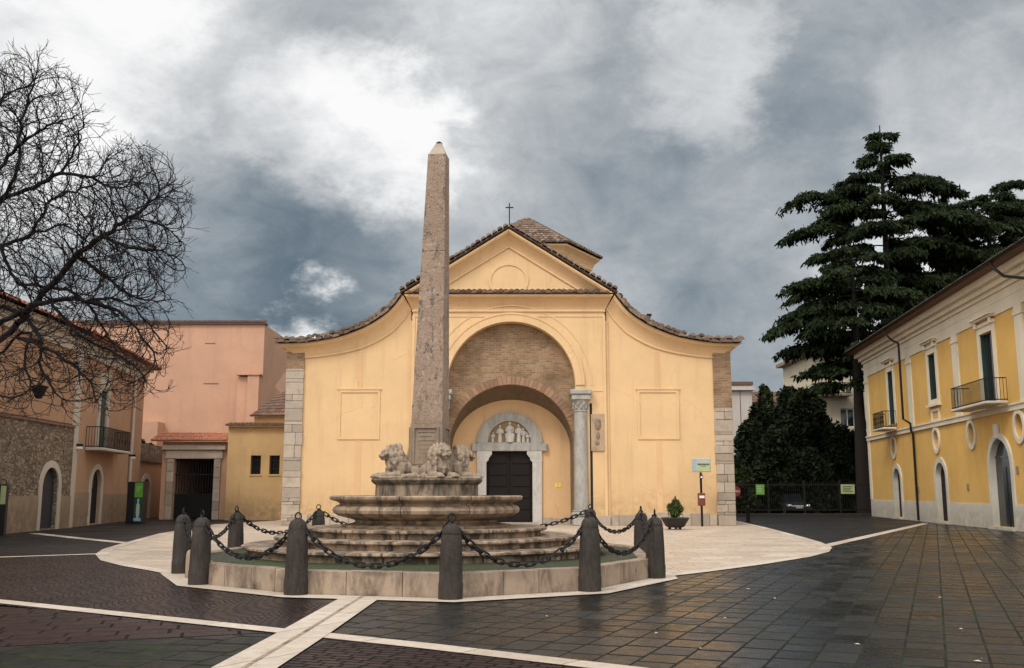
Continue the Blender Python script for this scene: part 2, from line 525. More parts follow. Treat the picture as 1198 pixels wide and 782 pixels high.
# porphyry cobbles laid in fans
m, t = mat('cobble_fan')
po = t.pos()
xyz = t.sep(t.mapping(po, rot=(0, 0, R(18))))
wv = t.math('MULTIPLY', t.math('ABSOLUTE', t.math('SINE', t.math('MULTIPLY', xyz[0], PI / 1.5))), .62)
row = t.math('ADD', xyz[1], wv)
uv = t.comb(xyz[0], row)
col, f = t.brick(uv, .15, .13, .010, .5, (0, 0, 0), (1, 1, 1), (.5, .5, .5), .2)
k = t.sep(col)[0]
n1 = t.noise(po, .5, 5, .6)
n2 = t.noise(po, 7, 5, .65)
c = t.mix(k, (.013, .0065, .0055), (.036, .018, .0135))
c = t.mix(t.rng(n1, .4, .65, 0, .6), c, (.040, .026, .018))
c = t.mix(f, c, (.010, .007, .006))
ro = t.rng(n2, .25, .8, .20, .5)
ro = t.mix(f, ro, (.9, .9, .9))
nrm = t.bump(t.math('SUBTRACT', t.math('MULTIPLY', n2, .5), t.math('MULTIPLY', f, 1.0)), .8, .015)
tl = t.vmath('SCALE', t.comb(t.math('SUBTRACT', k, .5), t.math('SUBTRACT', t.math('FRACT', t.math('MULTIPLY', k, 7.3)), .5)), .10)
t.out(c, ro, t.vmath('NORMALIZE', t.vmath('ADD', nrm, tl)), .11)
M['cobble_fan'] = m

# mossy cobbles inside the kerb
m, t = mat('mossy')
po = t.pos()
d = t.voro(po, 9, 'DISTANCE_TO_EDGE')
n1 = t.noise(po, 1.1, 5, .6)
n2 = t.noise(po, 18, 5, .6)
c = t.mix(t.rng(n1, .35, .6), (.058, .052, .040), (.050, .062, .026))
c = t.mix(t.rng(d, 0, .06, 1, 0), c, (.034, .055, .014))
c = t.mix(t.rng(n2, .5, .8, 0, .5), c, (.028, .026, .020))
t.out(c, t.rng(n2, .3, .7, .4, .8), t.bump(t.math('ADD', t.rng(d, 0, .12), n2), .6, .03), .15)
M['mossy'] = m


# ------------------------------------------------------------------ mesh builder
class MB:
    def __init__(self):
        self.v, self.f, self.s = [], [], []

    def add(self, verts, faces, smooth=False):
        o = len(self.v)
        self.v.extend([tuple(p) for p in verts])
        self.f.extend([tuple(i + o for i in fc) for fc in faces])
        self.s.extend([smooth] * len(faces))
        return self

    def box(self, x0, x1, y0, y1, z0, z1):
        v = [(x0, y0, z0), (x1, y0, z0), (x1, y1, z0), (x0, y1, z0), (x0, y0, z1), (x1, y0, z1), (x1, y1, z1), (x0, y1, z1)]
        return self.add(v, [(0, 3, 2, 1), (4, 5, 6, 7), (0, 1, 5, 4), (1, 2, 6, 5), (2, 3, 7, 6), (3, 0, 4, 7)])

    def bbox(self, x0, x1, y0, y1, z0, z1, b=.015):
        """box with chamfered edges"""
        bm = bmesh.new()
        bmesh.ops.create_cube(bm, size=1.0)
        for q in bm.verts:
            q.co = Vector(((x0 + x1) / 2 + q.co.x * (x1 - x0), (y0 + y1) / 2 + q.co.y * (y1 - y0), (z0 + z1) / 2 + q.co.z * (z1 - z0)))
        b = min(b, .3 * min(abs(x1 - x0), abs(y1 - y0), abs(z1 - z0)))
        bmesh.ops.bevel(bm, geom=list(bm.edges), offset=b, segments=1, affect='EDGES', profile=.5)
        bm.verts.index_update()
        self.add([q.co for q in bm.verts], [[q.index for q in fc.verts] for fc in bm.faces])
        bm.free()
        return self

    def plate(self, outer, holes=(), y0=0.0, y1=.3, smooth_side=False):
        """flat plate in the x-z plane with holes, extruded from y0 (front) to y1"""
        loops = [list(outer)] + [list(h) for h in holes]
        tri = tessellate_polygon([[Vector((p[0], p[1], 0)) for p in lp] for lp in loops])
        flatp = [p for lp in loops for p in lp]
        n = len(flatp)
        vv = [(p[0], y0, p[1]) for p in flatp] + [(p[0], y1, p[1]) for p in flatp]
        ff = []
        for a, b, c in tri:
            pa, pb, pc = flatp[a], flatp[b], flatp[c]
            cr = (pb[0] - pa[0]) * (pc[1] - pa[1]) - (pb[1] - pa[1]) * (pc[0] - pa[0])
            if abs(cr) < 1e-12:
                continue
            if cr < 0:
                b, c = c, b
            ff.append((a, b, c))
            ff.append((a + n, c + n, b + n))
        o = 0
        for li, lp in enumerate(loops):
            area = sum(lp[i][0] * lp[(i + 1) % len(lp)][1] - lp[(i + 1) % len(lp)][0] * lp[i][1] for i in range(len(lp)))
            k = len(lp)
            ccw = area > 0
            if li > 0:
                ccw = not ccw
            for i in range(k):
                a, b = o + i, o + (i + 1) % k
                ff.append((b, a, a + n, b + n) if ccw else (a, b, b + n, a + n))
            o += k
        return self.add(vv, ff)

    def lathe(self, prof, seg=32, c=(0, 0), a0=0.0, a1=2 * PI, smooth=True):
        full = abs(a1 - a0 - 2 * PI) < 1e-6
        m_ = seg if full else seg + 1
        v = []
        for r, z in prof:
            for i in range(m_):
                a = a0 + (a1 - a0) * i / seg
                v.append((c[0] + r * math.cos(a), c[1] + r * math.sin(a), z))
        f = []
        for j in range(len(prof) - 1):
            for i in range(seg):
                i2 = (i + 1) % m_ if full else i + 1
                f.append((j * m_ + i, j * m_ + i2, (j + 1) * m_ + i2, (j + 1) * m_ + i))
        return self.add(v, f, smooth)

    def tube(self, pts, rad, seg=6, cap=True, smooth=True):
        pts = [Vector(p) for p in pts]
        n = len(pts)
        rads = rad if isinstance(rad, (list, tuple)) else [rad] * n
        v = []
        up = Vector((0, 0, 1))
        prev = None
        for i, p in enumerate(pts):
            d = (pts[min(i + 1, n - 1)] - pts[max(i - 1, 0)])
            d = d.normalized() if d.length > 1e-9 else up
            if prev is None:
                a = d.cross(up)
                if a.length < 1e-3: a = d.cross(Vector((1, 0, 0)))
                a.normalize()
            else:
                a = prev - d * prev.dot(d)
                a = a.normalized() if a.length > 1e-6 else d.orthogonal().normalized()
            prev = a
            b = d.cross(a)
            for k in range(seg):
                t_ = 2 * PI * k / seg
                v.append(p + (a * math.cos(t_) + b * math.sin(t_)) * rads[i])
        f = []
        for i in range(n - 1):
            for k in range(seg):
                k2 = (k + 1) % seg
                f.append((i * seg + k, i * seg + k2, (i + 1) * seg + k2, (i + 1) * seg + k))
        if cap:
            f.append(tuple(range(seg))[::-1])
            f.append(tuple((n - 1) * seg + k for k in range(seg)))
        return self.add(v, f, smooth)

    def sphere(self, c, r, seg=12, rings=8, rot=None):
        r = (r, r, r) if not isinstance(r, (tuple, list)) else r
        v = []
        for j in range(1, rings):
            ph = PI * j / rings
            for i in range(seg):
                th = 2 * PI * i / seg
                v.append(Vector((r[0] * math.sin(ph) * math.cos(th), r[1] * math.sin(ph) * math.sin(th), r[2] * math.cos(ph))))
        v.append(Vector((0, 0, r[2]))); v.append(Vector((0, 0, -r[2])))
        if rot is not None:
            v = [rot @ q for q in v]
        v = [q + Vector(c) for q in v]
        f = []
        for j in range(rings - 2):
            for i in range(seg):
                i2 = (i + 1) % seg
                f.append((j * seg + i, (j + 1) * seg + i, (j + 1) * seg + i2, j * seg + i2))
        top, bot = len(v) - 2, len(v) - 1
        for i in range(seg):
            i2 = (i + 1) % seg
            f.append((top, i, i2))
            f.append((bot, (rings - 2) * seg + i2, (rings - 2) * seg + i))
        return self.add(v, f, True)

    def xform(self, mtx):
        self.v = [tuple(mtx @ Vector(p)) for p in self.v]
        return self

    def build(self, name, material=None, parent=None, angle=40):
        me = bpy.data.meshes.new(name)
        me.from_pydata(self.v, [], self.f)
        me.polygons.foreach_set('use_smooth', self.s)
        if any(self.s):
            try:
                me.set_sharp_from_angle(angle=R(angle))
            except Exception:
                pass
        me.update()
        return link(name, me, material, parent)


def build_each(mb, name, material=None, parent=None, angle=40):
    """every loose piece of the builder becomes a mesh of its own"""
    par = list(range(len(mb.v)))

    def find(i):
        while par[i] != i:
            par[i] = par[par[i]]
            i = par[i]
        return i
    for fc in mb.f:
        r0 = find(fc[0])
        for q in fc[1:]:
            par[find(q)] = r0
    groups = {}
    for fi, fc in enumerate(mb.f):
        groups.setdefault(find(fc[0]), []).append(fi)
    out = []
    for g in groups.values():
        ids = sorted({i for fi in g for i in mb.f[fi]})
        mp = {a: b for b, a in enumerate(ids)}
        q = MB()
        q.v = [mb.v[i] for i in ids]
        q.f = [tuple(mp[i] for i in mb.f[fi]) for fi in g]
        q.s = [mb.s[fi] for fi in g]
        out.append(q.build(name, material, parent, angle))
    return out


def link(name, me, material=None, parent=None):
    o = bpy.data.objects.new(name, me)
    COL.objects.link(o)
    if material is not None and not me.materials:
        me.materials.append(M[material] if isinstance(material, str) else material)
    if parent is not None:
        o.parent = parent
    return o


def tag(o, label=None, cat=None, group=None, kind=None):
    if label: o['label'] = label
    if cat: o['category'] = cat
    if group: o['group'] = group
    if kind: o['kind'] = kind
    return o


def empty(name, loc=(0, 0, 0), rz=0.0, label=None, cat=None, group=None):
    o = bpy.data.objects.new(name, None)
    COL.objects.link(o)
    o.location = loc
    o.rotation_euler = (0, 0, rz)
    o.empty_display_size = .3
    return tag(o, label, cat, group)


def copy_tree(o, parent=None):
    c = o.copy()
    COL.objects.link(c)
    if parent is not None:
        c.parent = parent
    for ch in [q for q in list(COL.objects) if q.parent == o]:
        copy_tree(ch, c)
    return c


def fast_mesh(name, V, F, material, parent=None, smooth=False):
    """V (n,3) array, F (m,k) array of equal sized faces"""
    V = np.asarray(V, dtype=np.float32)
    F = np.asarray(F, dtype=np.int32)
    me = bpy.data.meshes.new(name)
    me.vertices.add(len(V))
    me.vertices.foreach_set('co', V.ravel())
    k = F.shape[1]
    me.loops.add(F.size)
    me.loops.foreach_set('vertex_index', F.ravel())
    me.polygons.add(len(F))
    me.polygons.foreach_set('loop_start', np.arange(0, F.size, k, dtype=np.int32))
    me.polygons.foreach_set('loop_total', np.full(len(F), k, dtype=np.int32))
    me.polygons.foreach_set('use_smooth', np.full(len(F), smooth, dtype=bool))
    me.update(calc_edges=True)
    me.validate()
    return link(name, me, material, parent)


class Frame:
    """a wall's own frame: x left to right along the wall as seen, y into the wall, z up"""
    def __init__(self, A, B):
        self.o = Vector((A.x, A.y, 0))
        self.ang = math.atan2(B.y - A.y, B.x - A.x)
        self.len = math.hypot(B.x - A.x, B.y - A.y)

    def L(self, px, py, v=0.0):
        c, s = math.cos(-self.ang), math.sin(-self.ang)
        d = pix_dir(px, py)
        ox, oy = -self.o.x, -self.o.y
        o2 = (ox * c - oy * s, ox * s + oy * c)
        d2 = (d.x * c - d.y * s, d.x * s + d.y * c)
        t_ = (v - o2[1]) / d2[1]
        return (o2[0] + t_ * d2[0], EYE + t_ * d.z)

    def u(self, px, py=575, v=0.0):
        return self.L(px, py, v)[0]

    def z(self, px, py, v=0.0):
        return self.L(px, py, v)[1]


def arch_loop(xc, hw, z0, zs, rz=None, n=14):
    """door-shaped loop: straight jambs from z0 to zs, then a half ellipse"""
    rz = hw if rz is None else rz
    pts = [(xc - hw, z0), (xc + hw, z0)]
    for i in range(n + 1):
        a = PI * i / n
        pts.append((xc + hw * math.cos(a), zs + rz * math.sin(a)))
    return pts


def rect_loop(x0, x1, z0, z1):
    return [(x0, z0), (x1, z0), (x1, z1), (x0, z1)]


def ell_loop(xc, zc, rx, rz, n=24):
    return [(xc + rx * math.cos(2 * PI * i / n), zc + rz * math.sin(2 * PI * i / n)) for i in range(n)]


def arch_ring(mb, xc, hw0, hw1, zs, y0, y1, rz0=None, rz1=None, n=24, z0=None, blocks=False):
    """half ring (archivolt), optionally with straight legs down to z0"""
    rz0 = hw0 if rz0 is None else rz0
    rz1 = hw1 if rz1 is None else rz1
    if blocks:
        for i in range(n):
            a, b = PI * (i + .03) / n, PI * (i + .97) / n
            am = (a + b) / 2
            j = random.uniform(-.012, .0)
            mb.plate([(xc + hw0 * math.cos(a), zs + rz0 * math.sin(a)), (xc + hw1 * math.cos(a), zs + rz1 * math.sin(a)),
                      (xc + hw1 * math.cos(b), zs + rz1 * math.sin(b)), (xc + hw0 * math.cos(b), zs + rz0 * math.sin(b))], (), y0 + j, y1)
        return
    outer = [(xc + hw1 * math.cos(PI * i / n), zs + rz1 * math.sin(PI * i / n)) for i in range(n + 1)]
    inner = [(xc + hw0 * math.cos(PI * i / n), zs + rz0 * math.sin(PI * i / n)) for i in range(n + 1)]
    if z0 is not None:
        outer = [(xc + hw1, z0)] + outer + [(xc - hw1, z0)]
        inner = [(xc + hw0, z0)] + inner + [(xc - hw0, z0)]
    mb.plate(outer + inner[::-1], (), y0, y1)


def tile_patch(mb, pf, ncol, nrow, r=.10, lift=.03, jit=.012, under=True):
    """barrel-tile roofing over the patch pf(s,t): s along the eave, t up the slope"""
    if under:
        ns, ntt = max(2, ncol // 2), max(1, nrow // 2)
        vv = [pf(i / ns, j / ntt) for j in range(ntt + 1) for i in range(ns + 1)]
        ff = [(j * (ns + 1) + i, j * (ns + 1) + i + 1, (j + 1) * (ns + 1) + i + 1, (j + 1) * (ns + 1) + i) for j in range(ntt) for i in range(ns)]
        mb.add(vv, ff)
    for i in range(ncol):
        s = (i + .5) / ncol
        for j in range(nrow):
            t0, t1 = j / nrow, min(1.0, (j + 1.18) / nrow)
            if t1 - t0 < .2 / nrow: continue
            a = Vector(pf(s, t0)); b = Vector(pf(s, t1))
            sd = (Vector(pf(min(1, s + .01), (t0 + t1) / 2)) - Vector(pf(max(0, s - .01), (t0 + t1) / 2)))
            if sd.length < 1e-6: continue
            sd.normalize()
            ax = (b - a)
            if ax.length < .03: continue
            ax.normalize()
            nr = sd.cross(ax)
            if nr.z < 0: nr = -nr
            jx = random.uniform(-jit, jit); jz = random.uniform(-jit, jit) * .7
            vv = []
            for (q, rr, up) in ((a, r * 1.08, lift + .025 + jz), (b, r * .86, lift + jz)):
                for k in range(6):
                    an = PI * k / 5
                    vv.append(q + sd * (rr * math.cos(an) + jx) + nr * (rr * math.sin(an) * .85 + up - .02))
            ff = [(k, k + 1, k + 7, k + 6) for k in range(5)]
            ff.append((5, 4, 3, 2, 1, 0))
            mb.add(vv, ff, True)


def bilin(A, B, C, D):
    A, B, C, D = map(Vector, (A, B, C, D))

    def f(s, t_):
        return (A * (1 - s) + B * s) * (1 - t_) + (D * (1 - s) + C * s) * t_
    return f


def railing(mb, pts, z0, z1, gap=.11, r=.009, rail=.018):
    """iron railing along the local polyline pts [(x,y)...]"""
    for (a, b) in zip(pts[:-1], pts[1:]):
        L = math.hypot(b[0] - a[0], b[1] - a[1])
        n = max(1, int(L / gap))
        for i in range(n + 1):
            q = i / n
            x, y = a[0] + (b[0] - a[0]) * q, a[1] + (b[1] - a[1]) * q
            mb.tube([(x, y, z0), (x, y, z1)], r, 4, False)
        for zz in (z0 + .06, z1):
            mb.tube([(a[0], a[1], zz), (b[0], b[1], zz)], rail, 4)


# ================================================================== GROUND
def sheet(name, poly, z, material, label=None):
    """flat sheet from world points"""
    tri = tessellate_polygon([[Vector((p[0], p[1], 0)) for p in poly]])
    v = [(p[0], p[1], z) for p in poly]
    f = []
    for a, b, c in tri:
        pa, pb, pc = poly[a], poly[b], poly[c]
        cr = (pb[0] - pa[0]) * (pc[1] - pa[1]) - (pb[1] - pa[1]) * (pc[0] - pa[0])
        f.append((a, b, c) if cr > 0 else (a, c, b))
    mb = MB().add(v, f)
    o = mb.build(name, material)
    return tag(o, kind='structure')


def gp(*pts):
    return [G(*p) for p in pts]


def strip_pts(line, width):
    line = [Vector((p[0], p[1], 0)) for p in line]
    L, Rr = [], []
    for i, p in enumerate(line):
        d = (line[min(i + 1, len(line) - 1)] - line[max(i - 1, 0)]).normalized()
        n = Vector((-d.y, d.x, 0)) * width / 2
        L.append(p + n); Rr.append(p - n)
    return L + Rr[::-1]


def strip(name, line, width, z, material):
    p = strip_pts(line, width)
    n = len(p) // 2
    mb = MB()
    v = [(q[0], q[1], z) for q in p[:n]] + [(q[0], q[1], z) for q in p[n:][::-1]]
    f = [(n + i, n + i + 1, i + 1, i) for i in range(n - 1)]
    mb.add(v, f)
    return tag(mb.build(name, material), kind='structure')


sheet('ground', [(-700, -300), (700, -300), (700, 900), (-700, 900)], 0.0, 'slabs_dark')
sheet('cobbled_court', gp((-420, 660), (0, 654), (112, 651), (130, 660), (190, 672), (215, 684), (345, 704), (400, 706), (345, 737), (-420, 657 + 20)), .004, 'cobble_fan')
sheet('side_paving', gp((-420, 659), (0, 652), (118, 648), (150, 636), (230, 618), (333, 609), (333, 602), (-420, 602)), .004, 'slabs_side')
sheet('red_paving', gp((-420, 664), (0, 708), (305, 741), (0, 757), (-420, 784)), .004, 'slabs_red')
sheet('grey_paving', gp((-420, 785), (0, 758), (305, 742), (326, 745), (255, 784), (-250, 1300), (-900, 1300)), .004, 'slabs_grey')
sheet('small_cobbles', gp((390, 748), (720, 786), (1500, 920), (1300, 1400), (-100, 1400), (310, 784)), .004, 'cobble_red')
sheet('far_paving', gp((868, 612), (893, 617), (935, 628), (962, 638), (1080, 613), (1050, 600), (860, 600)), .004, 'slabs_side')
apron_l = [(333, 609), (255, 614), (190, 625), (150, 636), (127, 643), (119, 649), (126, 656), (150, 662), (185, 668), (215, 674)]
apron_r = [(780, 674), (830, 668), (890, 660), (940, 652), (963, 646), (967, 641), (955, 635), (935, 629), (890, 617), (862, 610.5)]
sheet('travertine_paving', gp(*apron_l) + [G(400, 690), G(600, 694), G(720, 686)] + gp(*apron_r) + [G(862, 609), G(340, 609)], .008, 'apron')
strip('paving_edge', gp(*apron_l), .32, .013, 'band')
strip('paving_edge', gp(*apron_r), .32, .013, 'band')
strip('stone_band', gp((-420, 662), (0, 704.5), (120, 717), (338, 740), (372, 744)), .30, .012, 'band')
strip('stone_band', gp((372, 743.5), (500, 757), (740, 785), (1000, 817)), .32, .012, 'band')
strip('stone_band', gp((424, 699), (357, 741), (288, 782), (0, 960)), .62, .017, 'band')
strip('drain_groove', gp((424, 699), (357, 741), (288, 782), (0, 960)), .05, .021, 'kerb')
strip('stone_band', gp((-420, 664), (0, 652.5), (118, 648.5)), .30, .012, 'band')
strip('stone_band', gp((40, 624.5), (90, 630), (150, 636)), .42, .012, 'band')
strip('stone_band', gp((962, 640), (1020, 627), (1082, 613)), .40, .012, 'band')

# ================================================================== CHURCH
D = 48.6
A = P(595, 612, D)
CF = Frame(Vector((A.x, D, 0)), Vector((A.x + 1, D, 0)))
cx0 = A.x
church = empty('church', (A.x, D, 0), 0, 'yellow plastered church with curved gable, pediment and deep arched portal', 'church')


def C(px, py, v=0.0):
    return CF.L(px, py, v)


def mirror(pts):
    return [(-p[0], p[1]) for p in pts]


low_r = [C(*p) for p in ((709, 362), (716, 373), (723, 381), (732, 390), (743, 397), (754, 403), (766, 408), (780, 412), (794, 415), (815, 418), (836, 420))]
up_r = [C(*p) for p in ((718, 347), (728, 360), (735, 367), (743, 373), (754, 380), (766, 386), (780, 391.5), (794, 396), (815, 400), (836, 402.5), (866, 403))]
xe = C(857, 500)[0]              # outer corner
xq = C(836, 500)[0]              # inner edge of the quoins
xb = C(709, 500)[0]              # edge of the central bay
zc = C(709, 362)[1]
DEP = 15.0
zq = C(857, 412)[1]
zbase = C(700, 601)[1]
walls = MB()
for sgn in (1, -1):
    lo = low_r if sgn == 1 else mirror(low_r)
    poly = [(sgn * xb, 0), (sgn * xq, 0)] + lo[::-1]
    walls.plate(poly, (), 0.0, .5)
    poly2 = [(sgn * xb, 0), (sgn * (xe - .05), 0), (sgn * (xe - .05), zq), (sgn * xq, low_r[-1][1])] + lo[::-1][1:]
    walls.plate(poly2, (), .503, DEP)
walls.build('wall', 'church_plaster', church)
# central bay with the big arch
axc = C(598, 451)[0]
ar = (C(673, 451)[0] - C(523, 451)[0]) / 2
azs = C(598, 451)[1]
n = 40
outer = [(-xb, 0), (axc - ar, 0)] + [(axc - ar * math.cos(PI * i / n), azs + ar * math.sin(PI * i / n)) for i in range(n + 1)] + [(axc + ar, 0), (xb, 0), (xb, zc), (-xb, zc)]
MB().plate(outer, (), -.14, .55).build('front_bay', 'church_plaster', church)
mb = MB()
arch_ring(mb, axc, ar + .002, ar + .36, azs, -.20, -.143, n=40)
arch_ring(mb, axc, ar + .36, ar + .46, azs, -.23, -.143, n=40)
arch_ring(mb, axc, ar + .78, ar + .86, azs, -.165, -.143, n=40)
zi = C(700, 457)[1]
mb.box(axc + ar + .86, xb - .10, -.165, -.143, zi - .06, zi)
mb.build('archivolt', 'church_trim', church)
# frieze lines and pilaster strips of the bay
mb = MB()
for sgn in (1, -1):
    x0, x1 = sorted((sgn * (xb - .12), sgn * (xb + .02)))
    mb.box(x0, x1, -.19, -.143, 0, zc - .35)
    x0, x1 = sorted((sgn * (xb + .02), sgn * (xb + .16)))
    mb.box(x0, x1, -.07, -.003, 0, zc - .6)
mb.box(-xb + .12, xb - .12, -.17, -.143, zc - .42, zc - .35)
mb.box(-xb - .03, xb + .03, -.22, -.143, zc - .16, zc - .06)
build_each(mb, 'pilaster_strip', 'church_trim', church)

# brick wall inside the arch, with its own lower arch
ir = (C(671, 523, .5)[0] - C(525, 523, .5)[0]) / 2
izs = C(598, 523, .5)[1]
ixc = axc
BY = .40
outer = [(ixc - ir - .0, 0), ] + [(ixc - ir * math.cos(PI * i / n), izs + ir * math.sin(PI * i / n)) for i in range(n + 1)] + [(ixc + ir, 0), (axc + ar - .003, 0)] + \
        [(axc + (ar - .003) * math.cos(PI * i / n), azs + (ar - .003) * math.sin(PI * i / n)) for i in range(n + 1)] + [(axc - ar + .003, 0)]
MB().plate(outer, (), BY, BY + .5).build('brick_tympanum', 'brick', church)
mb = MB()
arch_ring(mb, ixc, ir + .004, ir + .40, izs, BY - .03, BY + .1, n=46, blocks=True)
# clip the ring to what fits inside the big arch: only blocks above the springing of the column capital
mb2 = MB()
nb = 46
for i in range(nb):
    a, b = PI * (i + .04) / nb, PI * (i + .96) / nb
    for q in (a, b):
        pass
    ro = ir + .40
    pts = [(ixc + ir * 1.001 * math.cos(a), izs + ir * 1.001 * math.sin(a)), (ixc + ro * math.cos(a), izs + ro * math.sin(a)), (ixc + ro * math.cos(b), izs + ro * math.sin(b)), (ixc + ir * 1.001 * math.cos(b), izs + ir * 1.001 * math.sin(b))]
    if all(abs(p[0] - axc) < ar - .02 for p in pts):
        mb2.plate(pts, (), BY - .025 - random.uniform(0, .015), BY - .002)
mb2.build('brick_arch', 'brick_arch', church)
# splayed soffit to the niche's back wall
NB = 2.1
bz_top = C(598, 468, NB)[1]
brz = bz_top - izs
br = ir * .975
v, f = [], []
lf = [(ixc + ir, 0)] + [(ixc + ir * math.cos(PI * i / n), izs + ir * math.sin(PI * i / n)) for i in range(n + 1)] + [(ixc - ir, 0)]
lb = [(ixc + br, 0)] + [(ixc + br * math.cos(PI * i / n), izs + brz * math.sin(PI * i / n)) for i in range(n + 1)] + [(ixc - br, 0)]
for p in lf: v.append((p[0], BY + .495, p[1]))
for p in lb: v.append((p[0], NB, p[1]))
k = len(lf)
f = [(i, i + 1, k + i + 1, k + i) for i in range(k - 1)]
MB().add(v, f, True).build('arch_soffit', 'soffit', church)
# back wall of the niche, with door opening
dxc = C(596, 560, NB)[0]
dhw = (C(623, 570, NB)[0] - C(569, 570, NB)[0]) / 2
dz = C(596, 528, NB)[1]
outer = [(dxc - dhw, 0), (dxc - dhw, dz), (dxc + dhw, dz), (dxc + dhw, 0), (ixc + ir + .3, 0), (ixc + ir + .3, izs + ir + .3), (ixc - ir - .3, izs + ir + .3), (ixc - ir - .3, 0)]
MB().plate(outer, (), NB + .003, NB + .4).build('niche_wall', 'church_relief', church)
# portal
mb = MB()
fw = C(634, 560, NB)[0] - dxc - dhw
zl0, zl1 = C(596, 528, NB)[1], C(596, 518, NB)[1]
zcorb = C(596, 541, NB)[1]
for s in (-1, 1):
    x0, x1 = sorted((dxc + s * dhw, dxc + s * (dhw + fw)))
    mb.bbox(x0, x1, NB - .12, NB + .2, 0, zcorb)
    # stepped corbel stone under the lintel
    x2 = dxc + s * (dhw - .28)
    pts = [(dxc + s * (dhw + fw), zcorb), (dxc + s * dhw, zcorb), (dxc + s * (dhw - .12), zcorb + .12), (dxc + s * (dhw - .12), zcorb + .2), (x2, zl0 - .16), (x2, zl0), (dxc + s * (dhw + fw), zl0)]
    mb.plate(pts, (), NB - .125, NB + .2)
portal = empty('portal', (0, 0, 0))
portal.parent = church
build_each(mb, 'door_jamb', 'portal_marble', portal)
MB().bbox(dxc - dhw - fw - .03, dxc + dhw + fw + .03, NB - .15, NB + .1, zl0 + .002, zl1).build('lintel', M['marble'], portal)
mb = MB()
lr1 = (C(633, 520, NB)[0] - C(559, 520, NB)[0]) / 2
lr0 = (C(621, 520, NB)[0] - C(571, 520, NB)[0]) / 2
ltop = C(596, 484, NB)[1] - zl1
arch_ring(mb, dxc, lr0, lr1, zl1 + .003, NB - .14, NB + .1, rz0=lr0, rz1=ltop, n=30)
arch_ring(mb, dxc, lr1, lr1 + .05, zl1 + .003, NB - .17, NB + .1, rz0=ltop, rz1=ltop + .05, n=30)
mb.build('lunette_arch', 'marble', portal)
for s in (-1, 1):
    xx = dxc + s * (dhw + fw + .14)
    MB().bbox(xx - .14, xx + .14, NB - .22, NB + .05, zl0 - .02, zl1 - .05, .04).build('bracket', 'marble', portal)
mb = MB()
mb.plate([(dxc - lr0, zl1 + .004)] + [(dxc - lr0 * math.cos(PI * i / 20), zl1 + .004 + lr0 * math.sin(PI * i / 20)) for i in range(21)][1:-1] + [(dxc + lr0, zl1 + .004)], (), NB - .02, NB + .05)
lun = mb.build('lunette', 'relief_gold', portal)


def figure(mb, x, z, h, seated=False, y=NB - .05, lean=0.0):
    """robed relief figure"""
    hd = h * .085
    mb.sphere((x + lean, y - .02, z + h - hd), (hd * .9, hd, hd * 1.15))
    mb.sphere((x + lean * .5, y, z + h * .62), (h * .17, .07, h * .22))
    mb.lathe([(h * (.2 if seated else .13), z), (h * (.19 if seated else .12), z + h * .3), (h * .10, z + h * .6), (.0, z + h * .7)], 10, (x, y + .01))
    for s in (-1, 1):
        mb.tube([(x + lean + s * h * .12, y - .02, z + h * .74), (x + s * h * .19, y - .05, z + h * .55), (x + s * h * .08, y - .09, z + h * .5)], [h * .05, h * .045, h * .03], 6)
        if seated:
            mb.tube([(x + s * h * .1, y - .03, z + h * .42), (x + s * h * .16, y - .12, z + h * .36), (x + s * h * .14, y - .06, z + .02)], [h * .08, h * .08, h * .05], 6)


for (px, hh_, st, ln) in ((576.5, .52, False, .03), (585, .88, False, .0), (596.5, 1.06, True, 0), (607, .92, False, -.02), (612.5, .72, False, -.02), (617.5, .50, False, -.04)):
    mb = MB()
    figure(mb, C(px, 517, NB)[0], zl1 + .01, hh_, st, lean=ln)
    mb.build('relief_figure', 'portal_marble', lun)
# door leaves
mb = MB()
for s in (-1, 1):
    x0, x1 = sorted((dxc + s * .012, dxc + s * dhw))
    mb.box(x0, x1, NB + .16, NB + .24, 0.02, dz)
    for j in range(6):
        zz = .15 + j * (dz - .2) / 6
        mb.bbox(x0 + .12, x1 - .12, NB + .12, NB + .17, zz, zz + (dz - .2) / 6 - .1, .03)
mb.box(dxc - dhw, dxc + dhw, NB + .25, NB + .3, 0.02, dz)
mb.build('door', 'door_wood', portal)
MB().box(dxc - dhw - .2, dxc + dhw + .2, NB - .6, NB + .16, .0, .10).build('threshold', 'travertine', portal)
mb = MB()
for q in (651, 655):
    u_, z_ = C(q, 568, NB)
    mb.bbox(u_ - .06, u_ + .06, NB - .02, NB + .002, z_ - .11, z_ + .11, .01)
build_each(mb, 'yellow_plaque', 'yellow_paint', church)
# stone skirting inside the niche
mb = MB()
x = dxc + dhw + fw + .03
while x < ixc + br - .2:
    L = random.uniform(.5, .9)
    mb.bbox(x, min(x + L, ixc + br - .02), NB - .03, NB + .002, 0, random.uniform(.28, .4), .015)
    x += L
x = dxc - dhw - fw - .03
while x > ixc - br + .2:
    L = random.uniform(.5, .9)
    mb.bbox(max(x - L, ixc - br + .02), x, NB - .03, NB + .002, 0, random.uniform(.28, .4), .015)
    x -= L
build_each(mb, 'niche_skirting', 'travertine', church)

